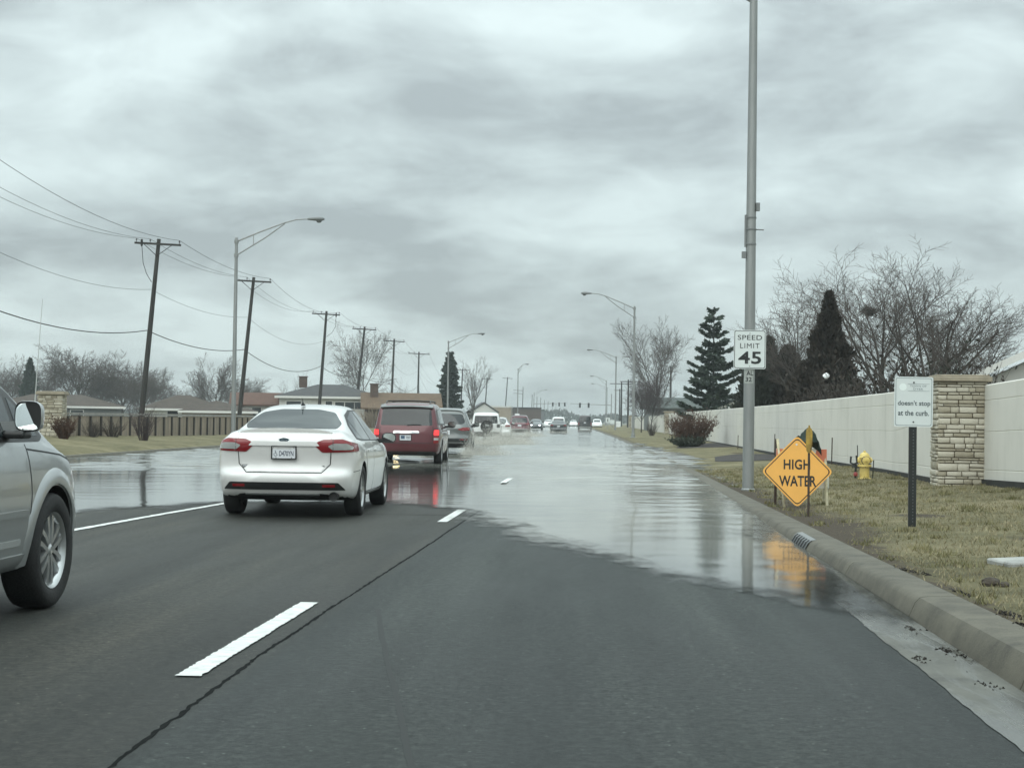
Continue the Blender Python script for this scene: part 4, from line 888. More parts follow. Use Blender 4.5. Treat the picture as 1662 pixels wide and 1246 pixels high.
M_rubber = mat('tyre_rubber', (.013, .013, .013), .75, var=.25, vscale=12, bump=.25, bscale=60); M_alloy = mat('alloy_rim', (.50, .51, .51), .28, .85, var=.12, vscale=5); M_brake = mat('brake_disc', (.03, .03, .03), .6, .6)
M_tail = mat('tail_red', (.20, .008, .012), .12, coat=.6); M_tailon = mat('tail_red_lit', (.9, .03, .03), .2, emit=1.5); M_lens = mat('clear_lens', (.42, .43, .42), .10, .25); M_chrome = mat('chrome', (.70, .71, .71), .09, 1.)
M_plate = mat('plate_white', (.62, .64, .66), .45); M_platetx = mat('plate_navy', (.02, .028, .06), .5); M_head = mat('headlight_lens', (.55, .56, .56), .08, .3); M_headon = mat('lit_headlamp', (1., .80, .42), .2, emit=16); M_headw = mat('lit_headlamp_white', (.9, .95, 1.), .2, emit=3.)
M_mirror = mat('mirror_glass', (.72, .76, .75), .02, 1.)
HALF = 14
def section(r):
    y, zb, w, zs, zt, wt = r; q = lambda t: zb+(zs-zb)*t; L = lambda a, b, t: a+(b-a)*t
    return [(0, zb), (.55*w, zb), (.86*w, zb+.005), (.955*w, zb+.05), (.985*w, q(.30)), (.99*w, q(.40)), (.996*w, q(.48)), (w, q(.56)), (w, q(.70)), (.99*w, q(.86)), (.965*w, zs), (L(.95*w, wt, .10), L(zs, zt, .10)), (L(.94*w, wt, .52), L(zs, zt, .52)), (wt, L(zs, zt, .90)), (wt*.90, L(zs, zt, .985)), (wt*.52, zt+.012), (0, zt+.018)]
class Shell:
    def __init__(s, rows, rear, front, curv=.10, fcurv=.28, lv=2):
        rings = []; yr = lambda z: interp(z, [a for a, b in rear], [b for a, b in rear]); yf = lambda z: interp(z, [a for a, b in front], [b for a, b in front])
        def full(h, yfun): 
            pts = [(x, yfun(x, z), z) for x, z in h]; return pts+[(-x, y, z) for x, y, z in pts[-2:0:-1]]
        h0 = section(rows[0]); w0 = rows[0][2]; hN = section(rows[-1]); wN = rows[-1][2]
        def scaled(h, k): 
            c = (h[0][1]+h[-1][1])/2; return [(x*k, c+(z-c)*k) for x, z in h]
        for k in (.10, .38, .68, .90): rings.append(full(scaled(h0, k), lambda x, z: rows[0][0]-.02+yr(z)+curv*(abs(x)/w0)**3))
        for i, r in enumerate(rows):
            a = {0: 1., 1: .45}.get(i, 0.); b = {len(rows)-1: 1., len(rows)-2: .4}.get(i, 0.)
            rings.append(full(section(r), lambda x, z: r[0]+a*(yr(z)+curv*(abs(x)/w0)**3)-b*(yf(z)+fcurv*(abs(x)/wN)**2.5)))
        for k in (.90, .68, .38, .10): rings.append(full(scaled(hN, k), lambda x, z: rows[-1][0]+.02-yf(z)-fcurv*(abs(x)/wN)**2.5))
        n = len(rings[0]); v = [p for r in rings for p in r]
        f = [(i*n+j, i*n+(j+1) % n, (i+1)*n+(j+1) % n, (i+1)*n+j) for i in range(len(rings)-1) for j in range(n)]+[tuple(range(n-1, -1, -1)), tuple(range((len(rings)-1)*n, len(rings)*n))]
        me = bpy.data.meshes.new('shell'); me.from_pydata(v, [], f); bm = bmesh.new(); bm.from_mesh(me); bmesh.ops.recalc_face_normals(bm, faces=bm.faces); bm.to_mesh(me); bm.free()
        s.o = bpy.data.objects.new('shell', me); COL.objects.link(s.o); q = s.o.modifiers.new('s', 'SUBSURF'); q.levels = q.render_levels = lv
        dg = bpy.context.evaluated_depsgraph_get(); m2 = bpy.data.meshes.new_from_object(s.o.evaluated_get(dg)); s.bvh = BVHTree.FromPolygons([p.co.copy() for p in m2.vertices], [tuple(p.vertices) for p in m2.polygons]); s.me = m2
    def body(s, parent, mats, axles, rad, wx, arch=.055, clad=None, name='body'):
        """cut the wheel arches; mats = paint, dark, cladding"""
        s.o.data.materials.append(mats[0]); cut = MB()
        for ay in axles:
            for sd_ in (-1, 1): cut.lathe([(.001, -.42), (rad+arch, -.42), (rad+arch, .30), (.001, .30)], 36, Matrix.Translation((sd_*wx, ay, rad+.0))@Matrix.Rotation(sd_*R(90), 4, 'Y'))
        co = cut.build('cut', M_under); b = s.o.modifiers.new('b', 'BOOLEAN'); b.object = co; b.operation = 'DIFFERENCE'; b.solver = 'EXACT'
        try: b.material_mode = 'TRANSFER'
        except Exception: pass
        dg = bpy.context.evaluated_depsgraph_get(); me = bpy.data.meshes.new_from_object(s.o.evaluated_get(dg)); bpy.data.objects.remove(co); bpy.data.objects.remove(s.o)
        me.name = name; n0 = [mm.name if mm else '' for mm in me.materials]; dark = [mm == M_under for mm in me.materials]
        for mm in mats[1:]:
            if mm: me.materials.append(mm)
        idx = {mm: i for i, mm in enumerate(me.materials)}
        for p in me.polygons:
            c = p.center
            if dark[p.material_index]: pass
            elif p.normal.z < -.88 and c.z < .42: p.material_index = idx[M_under] if M_under in idx else p.material_index
            elif clad and c.z < clad and len(mats) > 2: p.material_index = idx[mats[2]]
        me.polygons.foreach_set('use_smooth', [True]*len(me.polygons)); me.set_sharp_from_angle(angle=R(38))
        o = bpy.data.objects.new(name, me); COL.objects.link(o); o.parent = parent; return o
    def hit(s, ax, u, v):
        o, d = {'rear': ((u, -9, v), (0, 1, 0)), 'front': ((u, 9, v), (0, -1, 0)), 'right': ((9, u, v), (-1, 0, 0)), 'left': ((-9, u, v), (1, 0, 0)), 'top': ((u, v, 9), (0, 0, -1))}[ax]
        o, d = Vector(o), Vector(d); p, n, i, t = s.bvh.ray_cast(o, d)
        if p is None:
            q = Vector((u, 0, v)) if ax in ('rear', 'front') else Vector((0, u, v)); q = o+d*(9-{'rear': 2.2, 'front': 2.2, 'right': .9, 'left': .9, 'top': 1.}[ax]); p, n, i, t = s.bvh.find_nearest(q)
        return p, n, d
    def patch(s, name, poly, ax, mt, parent, off=.004, res=.05, skirt=.012, mb=None, rnd_=.0):
        if rnd_: poly = rounded(poly, rnd_)
        P = []
        for a, b in zip(poly, poly[1:]+poly[:1]):
            k = max(1, int(math.hypot(b[0]-a[0], b[1]-a[1])/res)); P += [(a[0]+(b[0]-a[0])*i/k, a[1]+(b[1]-a[1])*i/k) for i in range(k)]
        n = len(P); A = np.array(P); lo, hi = A.min(0), A.max(0); inner = []
        for x in np.arange(lo[0]+res/2, hi[0], res):
            for y in np.arange(lo[1]+res/2, hi[1], res):
                ins = False; dm = 9.
                for (x0, y0), (x1, y1) in zip(P, P[1:]+P[:1]):
                    if (y0 > y) != (y1 > y) and x < (x1-x0)*(y-y0)/(y1-y0)+x0: ins = not ins
                    dm = min(dm, abs(x-x0)+abs(y-y0))
                if ins and dm > res*.5: inner.append((x, y))
        vs, es, fs, a_, b_, c_ = delaunay_2d_cdt([Vector(p) for p in P+inner], [(i, (i+1) % n) for i in range(n)], [], 1, 1e-5)
        out = []; nv = []
        for p in vs:
            h, nn, d = s.hit(ax, p.x, p.y); q = (nn if nn.dot(d) < 0 else -nn); q = (q-d*.6).normalized(); out.append(h+q*off); nv.append(q)
        own = mb is None; mb = mb or MB(); k = len(out); faces = [tuple(f) for f in fs]
        if skirt:
            cnt = {}
            for f in faces:
                for i, j in zip(f, f[1:]+f[:1]): cnt[(i, j)] = 1
            rim = [(i, j) for i, j in cnt if (j, i) not in cnt]; mp = {}
            for i in {q for e in rim for q in e}: mp[i] = len(out); out.append(out[i]-nv[i]*skirt)
            faces += [(j, i, mp[i], mp[j]) for i, j in rim]
        mb.add(out, faces)
        return mb.build(name, mt, parent, True, 50) if own else None
    def line(s, pts, ax, w, mb, off=.002, step=.05):
        P = []
        for a, b in zip(pts, pts[1:]):
            k = max(1, int(math.hypot(b[0]-a[0], b[1]-a[1])/step)); P += [(a[0]+(b[0]-a[0])*i/k, a[1]+(b[1]-a[1])*i/k) for i in range(k)]
        P.append(pts[-1]); rows = []
        for i, p in enumerate(P):
            a = P[max(0, i-1)]; b = P[min(len(P)-1, i+1)]; t = Vector((b[0]-a[0], b[1]-a[1])).normalized(); r = []
            for sg in (-1, 1):
                h, nn, d = s.hit(ax, p[0]-t.y*w/2*sg, p[1]+t.x*w/2*sg); q = nn if nn.dot(d) < 0 else -nn; r.append(h+q*off)
            rows.append(r)
        mb.grid(rows)
def rounded(poly, r, n=4):
    out = []; k = len(poly)
    for i in range(k):
        p, a, b = Vector(poly[i]), Vector(poly[i-1]), Vector(poly[(i+1) % k]); la, lb = (a-p).length, (b-p).length; q = min(r, la*.45, lb*.45); s_, e_ = p+(a-p).normalized()*q, p+(b-p).normalized()*q
        for j in range(n+1):
            t = j/n; z = s_*(1-t)**2+p*2*t*(1-t)+e_*t*t; out.append((z.x, z.y))
    return out
def mirror_poly(p): return [(-x, y) for x, y in p[::-1]]
def wheel(parent, x, y, r, w, side, spokes=5, style='twin', rimf=.66, M=M_alloy, n=40):
    """side +1: outer face towards +x"""
    X = Matrix.Translation((x, y, r))@Matrix.Rotation(side*R(90), 4, 'Y'); rr = r*rimf; h = w/2
    d = MB(); d.lathe([(.001, h-.10), (rr*.62, h-.10), (rr*.62, h-.13), (.001, h-.13)], 24, X); d.lathe([(rr*.99, h-.02), (rr*.93, h-.14), (rr*.9, -h+.02)], n, X); o = d.build('wheel', M_brake, parent, True)
    t = MB(); t.lathe([(rr*.985, -h*.9), (rr*1.05, -h), (r*.90, -h*1.0), (r*.975, -h*.86), (r, -h*.62), (r, h*.62), (r*.975, h*.86), (r*.90, h*1.02), (rr*1.12, h*.97), (rr*1.0, h*.86), (rr*.985, h*.8)], n, X); t.build('tyre', M_rubber, o, True, 50)
    m = MB(); m.lathe([(rr*.90, h*.60), (rr*.955, h*.84), (rr*1.005, h*.90), (rr*1.0, h*.78), (rr*.93, h*.5)], n, X)
    m.lathe([(.001, h*.78), (rr*.10, h*.80), (rr*.17, h*.72), (rr*.19, h*.45)], 20, X)
    for k in range(spokes):
        for da, wd in (((-.15, .075), (.15, .075)) if style == 'twin' else ((0, .12),)):
            a = 2*math.pi*k/spokes; A = X@Matrix.Rotation(a, 4, 'Z'); q0, q1 = rr*.10, rr*.95; y0, y1 = da*rr*.55, da*rr*1.25
            v = []
            for q, yy, wv, zt in ((q0, y0, wd*rr*1.05, h*.72), ((q0+q1)/2, (y0+y1)/2, wd*rr*1.0, h*.76), (q1, y1, wd*rr*1.25, h*.72)):
                v += [A@Vector((q, yy-wv, zt-.05)), A@Vector((q, yy-wv*.8, zt)), A@Vector((q, yy+wv*.8, zt)), A@Vector((q, yy+wv, zt-.05))]
            m.add(v, [(i*4+j, i*4+(j+1) % 4, i*4+4+(j+1) % 4, i*4+4+j) for i in range(2) for j in range(4)])
    m.build('rim', M, o, True, 35)
    return o
def side_mirror(parent, x, y, z, side, hw, hh, M, dep=.13, stalk=True, name='side_mirror', squ=2.6, tilt=0., out=0.):
    mb = MB(); rows = []
    for f, k in ((0, .97), (.12, 1.), (.45, .93), (.8, .62), (1., .18)):
        rows.append([(x+hw*k*math.copysign(abs(math.cos(a))**(2/squ), math.cos(a)), y+f*dep, z+hh*k*math.copysign(abs(math.sin(a))**(2/squ), math.sin(a))) for a in np.linspace(0, 2*math.pi, 25)])
    mb.grid(rows); mb.add(rows[-1][:-1], [tuple(range(24))])
    if stalk: mb.box((x-side*(hw+.05), y+dep*.45, z-hh*.62), (.16, .07, .06))
    o = mb.build(name, M, parent, True, 60)
    g = MB(); g.add([(x+hw*.86*math.copysign(abs(math.cos(a))**(2/squ), math.cos(a)), y+.010-tilt*math.sin(a)*.16-side*tilt*math.cos(a)*.1+side*out*hw*math.cos(a), z+hh*.86*math.copysign(abs(math.sin(a))**(2/squ), math.sin(a))) for a in np.linspace(0, 2*math.pi, 24, endpoint=False)], [tuple(range(24))])
    b = MB(); b.add([(x+hw*.99*math.copysign(abs(math.cos(a))**(2/squ), math.cos(a)), y+.016, z+hh*.99*math.copysign(abs(math.sin(a))**(2/squ), math.sin(a))) for a in np.linspace(0, 2*math.pi, 24, endpoint=False)], [tuple(range(24))]); b.build('housing_rim', M_trim_b, o)
    g.build('glass', M_mirror, o); return o
def plate(parent, x, y, z, s=None, w=.305, h=.155, frame=True, sub=None):
    p = MB(); p.box((x, y, z), (w, .008, h)); o = p.build('licence_plate', M_plate, parent)
    if frame:
        f = MB()
        for a in (-1, 1): f.box((x+a*(w/2+.004), y-.004, z), (.016, .014, h+.02)); f.box((x, y-.004, z+a*(h/2+.003)), (w-.01, .014, .016))
        f.build('plate_frame', M_trim_b, o)
    if s: text('plate_number', s, h*.46, M_platetx, o, (x+.03, y-.0055, z-.008), w*.66, .01)
    return o
PROF = {
 'sedan': dict(rows=[(-2.42, .30, .80, .97, 1.055, .72), (-2.28, .25, .875, .99, 1.10, .73), (-2.0, .22, .91, .99, 1.125, .715), (-1.78, .20, .92, .98, 1.145, .69), (-1.4, .20, .925, .97, 1.30, .615), (-.95, .20, .925, .96, 1.425, .575), (-.3, .20, .925, .95, 1.475, .575), (.2, .20, .925, .945, 1.465, .575), (.65, .20, .925, .94, 1.36, .60), (1.05, .20, .925, .93, 1.17, .68), (1.4, .20, .92, .91, 1.01, .75), (1.85, .22, .90, .85, .94, .73), (2.2, .24, .86, .75, .84, .66), (2.42, .28, .74, .60, .70, .58)],
               rear=[(.28, .10), (.36, .05), (.46, .0), (.53, -.025), (.57, -.01), (.615, .075), (.70, .085), (.80, .07), (.90, .035), (.98, .02), (1.06, .06)], front=[(.28, .05), (.5, 0), (.72, .10)], axles=(-1.42, 1.43), rad=.338, wx=.80, ww=.225),
 'suv': dict(rows=[(-2.35, .38, .84, 1.02, 1.58, .60), (-2.2, .32, .90, 1.03, 1.645, .62), (-1.6, .25, .94, 1.02, 1.69, .64), (-.8, .24, .94, 1.00, 1.71, .645), (0, .24, .94, .99, 1.69, .64), (.5, .24, .94, .985, 1.58, .65), (.95, .24, .94, .98, 1.36, .70), (1.25, .24, .94, .98, 1.13, .76), (1.7, .25, .935, .95, 1.03, .74), (2.1, .28, .90, .86, .95, .68), (2.35, .34, .80, .68, .80, .60)],
             rear=[(.38, .06), (.5, .0), (.60, -.01), (.65, .015), (.70, .06), (.85, .055), (.95, .05), (1.05, .085), (1.15, .15), (1.6, .46)], front=[(.34, .05), (.55, 0), (.82, .12)], axles=(-1.36, 1.36), rad=.36, wx=.81, ww=.24),
 'minivan': dict(rows=[(-2.57, .34, .89, 1.05, 1.65, .755), (-2.42, .28, .95, 1.06, 1.72, .78), (-1.6, .24, .975, 1.05, 1.755, .79), (-.5, .22, .975, 1.03, 1.755, .79), (.4, .22, .975, 1.02, 1.72, .78), (1.0, .22, .975, 1.0, 1.50, .79), (1.5, .22, .97, .99, 1.2, .82), (1.9, .24, .96, .95, 1.03, .80), (2.3, .28, .90, .82, .9, .7), (2.57, .34, .78, .66, .74, .6)],
                 rear=[(.34, .05), (.50, 0), (.9, .03), (1.08, .07), (1.65, .25)], front=[(.34, .05), (.55, 0), (.75, .10)], axles=(-1.52, 1.56), rad=.345, wx=.85, ww=.225),
 'boxy': dict(rows=[(-1.98, .44, .80, 1.06, 1.62, .68), (-1.86, .38, .84, 1.06, 1.68, .70), (-1.2, .34, .86, 1.05, 1.70, .70), (-.3, .33, .86, 1.04, 1.70, .70), (.3, .33, .86, 1.03, 1.64, .70), (.7, .33, .86, 1.03, 1.38, .73), (.95, .33, .86, 1.02, 1.14, .76), (1.4, .34, .85, 1.0, 1.06, .74), (1.75, .36, .82, .92, .98, .70), (1.98, .40, .74, .75, .82, .62)],
              rear=[(.44, .05), (.6, 0), (1.0, .02), (1.1, .03), (1.65, .13)], front=[(.4, .04), (.6, 0), (.82, .06)], axles=(-1.22, 1.22), rad=.34, wx=.74, ww=.21),
 'van': dict(rows=[(-2.75, .40, .95, 1.2, 2.12, .78), (-2.6, .36, .985, 1.2, 2.20, .80), (-1.2, .34, .99, 1.18, 2.24, .80), (.6, .34, .99, 1.16, 2.20, .79), (1.1, .34, .99, 1.15, 1.95, .80), (1.6, .34, .99, 1.14, 1.45, .84), (2.1, .36, .97, 1.1, 1.2, .80), (2.5, .40, .93, .98, 1.06, .74), (2.75, .45, .82, .78, .86, .62)],
             rear=[(.40, .05), (.55, 0), (1.2, .03), (2.12, .16)], front=[(.4, .05), (.6, 0), (.85, .08)], axles=(-1.7, 1.72), rad=.37, wx=.86, ww=.24),
}
def inset_top(prof, y): 
    r = PROF[prof]['rows']; return interp(y, [q[0] for q in r], [q[4] for q in r])
def vehicle(name, prof, label, cat, loc, head, M, clad=None, rims=M_alloy, lv=2, group='vehicles driving through the flooded road', spokes=5, rearw=None, glass=M_glass2, arch=.05):
    t = thing(name, label, cat, loc, head, group); p = PROF[prof]; sh = Shell(p['rows'], p['rear'], p['front'], lv=lv)
    b = sh.body(t, [M, M_under]+([clad[1]] if clad else []), p['axles'], p['rad'], p['wx'], arch, clad[0] if clad else None)
    for ay in p['axles']:
        for sd_ in (-1, 1): wheel(t, sd_*p['wx'], ay, p['rad'], p['ww'], sd_, spokes, n=36 if lv > 1 else 18, M=rims)
    if rearw: sh.patch('rear_window', rearw, 'rear', glass, t, .005, .07, rnd_=.05)
    return t, sh, b
def join_lines(sh, body, lines, M=M_gap):
    """panel gaps go into the body's own mesh"""
    mb = MB()
    for ax, pts, w in lines: sh.line(pts, ax, w, mb)
    o = mb.build('lines', M); bm = bmesh.new(); bm.from_mesh(body.data); n = len(body.data.materials); body.data.materials.append(M); k = len(bm.faces); bm.from_mesh(o.data); bm.faces.ensure_lookup_table()
    for f in bm.faces[k:]: f.material_index = n; f.smooth = True
    bm.to_mesh(body.data); bm.free(); bpy.data.objects.remove(o)

# ---- white sedan straight ahead in the left lane
def build_sedan():
    c = pix(462, 838, 21.85)
    t, sh, b = vehicle('sedan', 'sedan', 'pearl white sedan with wide red tail lights in the left lane', 'car', (-3.81, 21.15+2.40, 0), R(.6), M_pwhite, spokes=10, rearw=None)
    sh.patch('rear_window', [(-.60, 1.150), (.60, 1.150), (.635, 1.21), (.49, 1.362), (.25, 1.405), (-.25, 1.405), (-.49, 1.362), (-.635, 1.21)], 'rear', M_glass, t, .005, .06, rnd_=.04)
    lid = [(-.575, .845), (-.57, .70), (-.47, .60), (.47, .60), (.57, .70), (.575, .845), (.50, .865), (.385, .955), (.50, 1.035), (.50, 1.06), (-.50, 1.06), (-.50, 1.035), (-.385, .955), (-.50, .865)]
    sh.patch('trunk_lid', lid, 'rear', M_pwhite, t, .004, .06)
    for s in (1, -1):
        P = [(.375, .955), (.50, 1.012), (.74, 1.018), (.885, .965), (.905, .860), (.49, .848)]; L = [(.56, .932), (.64, .965), (.79, .965), (.865, .925), (.855, .885), (.62, .882)]
        if s < 0: P, L = mirror_poly(P), mirror_poly(L)
        o = sh.patch('tail_light', P, 'rear', M_tail, t, .010, .03, .02, rnd_=.02); sh.patch('light_lens', L, 'rear', M_lens, o, .016, .03, .008, rnd_=.02)
        d = MB(); sh.line([(s*.625, .852), (s*.625, 1.012)], 'rear', .006, d, .0175); d.build('lens_divider', M_gap, o)
        Rf = [(.50, .405), (.66, .405), (.66, .438), (.50, .438)]
        sh.patch('reflector', Rf if s > 0 else mirror_poly(Rf), 'rear', M_tail, t, .012, .04, .006)
    sh.patch('bumper_insert', [(-.79, .365), (.79, .365), (.70, .462), (-.70, .462)], 'rear', M_trim_b, t, .006, .05, rnd_=.02)
    sh.patch('lower_valance', [(-.66, .262), (.66, .262), (.58, .305), (.48, .318), (-.48, .318), (-.58, .305)], 'rear', M_trim_b, t, .006, .05)
    sh.patch('valance_strip', [(-.50, .300), (.46, .300), (.46, .318), (-.50, .318)], 'rear', M_psilver, t, .014, .05, .01)
    ex = MB(); ex.lathe([(.052, 0), (.058, -.002), (.058, .2), (.044, .2), (.044, .01), (.052, 0)], 18, Matrix.Translation((.645, -2.40, .285))@Matrix.Rotation(R(-90), 4, 'X')); ex.lathe([(.001, .03), (.05, .03)], 14, Matrix.Translation((.645, -2.40, .285))@Matrix.Rotation(R(-90), 4, 'X')); ex.build('exhaust_pipe', M_brake, t, True)
    sh.patch('trunk_ledge', [(-.46, .93), (.46, .93), (.41, .985), (-.41, .985)], 'rear', M_pwhite, t, .020, .05, .022, rnd_=.015)
    # lip spoiler: a thin curved blade standing off the boot edge
    sp = MB(); rows = []
    for u in np.linspace(-1, 1, 25):
        x = .60*u; h, n_, d_ = sh.hit('top', x, -2.235); z = h.z+.030*(1-abs(u)**4)+.004; yb = -2.285+.05*u*u
        rows.append([(x, yb, z+.012), (x, yb+.10, z-.006), (x, yb+.20, h.z-.02), (x, yb+.06, h.z-.03), (x, yb+.012, z-.010), (x, yb, z+.012)])
    sp.grid(rows); sp.build('spoiler', M_pwhite, t, True, 40)
    fin = MB(); rows = []
    for f, k in ((0, 1.), (.4, .8), (.8, .35), (1., .12)): rows.append([(.030*k*math.cos(a), -.86-.05*f+.085*k*math.sin(a), 1.455+.055*f) for a in np.linspace(0, 2*math.pi, 13)])
    fin.grid(rows); fin.tube([(0, -.87, 1.49), (0, -.98, 1.56)], .006, 5); fin.build('roof_antenna', M_trim_b, t, True)
    h, n_, d_ = sh.hit('rear', 0, 1.005); bd = MB(); B = Matrix.Translation(h+Vector((0, -.006, 0)))@Matrix.Rotation(R(90), 4, 'X'); bd.prism([(.066*math.cos(a), .030*math.sin(a)) for a in np.linspace(0, 2*math.pi, 28, endpoint=False)], -.008, .004, B)
    o = bd.build('badge', mat('badge_navy', (.02, .045, .06), .25, coat=.5), t); r = MB(); r.tube([B@Vector((.066*math.cos(a), .030*math.sin(a), .004)) for a in np.linspace(0, 2*math.pi, 29)], .0035, 5); r.build('badge_rim', M_chrome, o, True)
    r = MB(); r.tube([B@Vector((x_, y_, .0055)) for x_, y_ in ((-.034, -.006), (-.028, .010), (-.016, .012), (-.012, -.008), (0, .004), (.008, -.006), (.016, .006), (.026, -.006), (.036, .004))], .0025, 4); r.build('badge_script', M_chrome, o)
    h, n_, d_ = sh.hit('rear', 0, .84); y = h.y-.010; pl = plate(t, 0, y, .842)
    text('plate_number', 'D470YN', .068, M_platetx, pl, (.032, y-.0055, .830), .185, .015)
    k = MB(); k.box((.0, y-.0035, .903), (.175, .004, .022)); k.build('plate_banner', M_platetx, pl)
    text('plate_banner_text', 'DISABLED', .012, M_plate, pl, (0, y-.0065, .903), .13)
    k = MB(); Wc = lambda a, b: (a-.105, y-.006, b+.828); k.tube([Wc(-.004, .030), Wc(-.004, .004), Wc(.012, .002), Wc(.018, -.018), Wc(.026, -.016)], .0028, 5)
    k.tube([Wc(.004+.022*math.cos(a)-.006, -.008+.022*math.sin(a)) for a in np.linspace(2.2, 5.9, 9)], .0028, 5); k.tube([Wc(-.004, .016), Wc(.010, .014)], .0025, 5); k.lathe([(.001, -.002), (.006, -.002), (.006, .002), (.001, .002)], 8, Matrix.Translation(Wc(-.006, .036))@Matrix.Rotation(R(90), 4, 'X')); k.build('wheelchair_symbol', M_platetx, pl)
    k = MB()
    for x_, z_ in ((-.10, .772+.005), (.10, .772+.005), (-.13, .905), (.13, .905)): k.box((x_, y-.006, z_), (.012, .004, .008))
    k.build('plate_bolts', M_trim_b, pl)
    st = MB(); h, n_, d_ = sh.hit('rear', -.50, .665); st.box(h+Vector((0, -.006, 0)), (.095, .006, .038)); o = st.build('sticker', mat('sticker_grey', (.14, .14, .14), .5), t); text('sticker_text', 'JMAI', .022, M_plate, o, h+Vector((0, -.0105, 0)), .078, .01)
    h, n_, d_ = sh.hit('rear', .50, .672); text('trim_badge', 'SE', .018, M_chrome, t, h+Vector((0, -.008, 0)), .05, .02, ext=.003)
    # side glass: dark surround, then three panes
    for ax in ('right', 'left'):
        sr = sh.patch('window_surround', [(-1.62, 1.015), (-1.40, 1.19), (-1.05, 1.335), (-.55, 1.405), (.05, 1.412), (.40, 1.355), (.72, 1.22), (1.00, 1.03), (.85, .972), (-1.3, .992)], ax, M_trim_b, t, .003, .07, rnd_=.03)
        for P in ([(-1.52, 1.03), (-1.36, 1.17), (-1.17, 1.26), (-1.15, 1.01)], [(-1.12, 1.01), (-1.12, 1.28), (-.55, 1.378), (-.32, 1.386), (-.32, .998)], [(-.24, .995), (-.24, 1.388), (.04, 1.386), (.37, 1.33), (.66, 1.205), (.88, 1.03), (.80, .99)]):
            sh.patch('pane', P, ax, M_glass, sr, .006, .07, .004, rnd_=.02)
        for P, hy in (([(-1.17, .97), (-1.05, .60), (-.98, .31), (-.31, .31), (-.30, .97)], -.93), ([(-.27, .97), (-.28, .31), (.98, .31), (1.02, .62), (.90, .955)], -.10)):
            d = sh.patch('door', P, ax, M_pwhite, t, .004, .09, .008, rnd_=.03); hd = MB(); h, n_, d_ = sh.hit(ax, hy, .86); hd.box(h-d_*.022, (.022, .20, .028)); q = hd.build('handle', M_pwhite, d); bv = q.modifiers.new('b', 'BEVEL'); bv.width = .008; bv.segments = 2
        side_mirror(t, (1.03 if ax == 'right' else -1.03), .66, 1.015, 1 if ax == 'right' else -1, .108, .075, M_trim_b, .15, tilt=.10)
    join_lines(sh, b, [('rear', [(-.60, .86), (-.59, .695), (-.485, .585), (.485, .585), (.59, .695), (.60, .86)], .012), ('right', [(-2.16, .60), (-1.80, .615)], .008), ('rear', [(-.60, 1.02), (-.60, 1.07), (-.63, 1.10)], .008), ('rear', [(.60, 1.02), (.60, 1.07), (.63, 1.10)], .008),
                       ('right', [(-1.19, .98), (-1.07, .60), (-1.0, .295), (1.0, .295), (1.04, .62), (.92, .96)], .010), ('right', [(-.285, .97), (-.295, .30)], .010), ('left', [(-1.19, .98), (-1.07, .60), (-1.0, .295), (1.0, .295), (1.04, .62), (.92, .96)], .010)])
build_sedan()

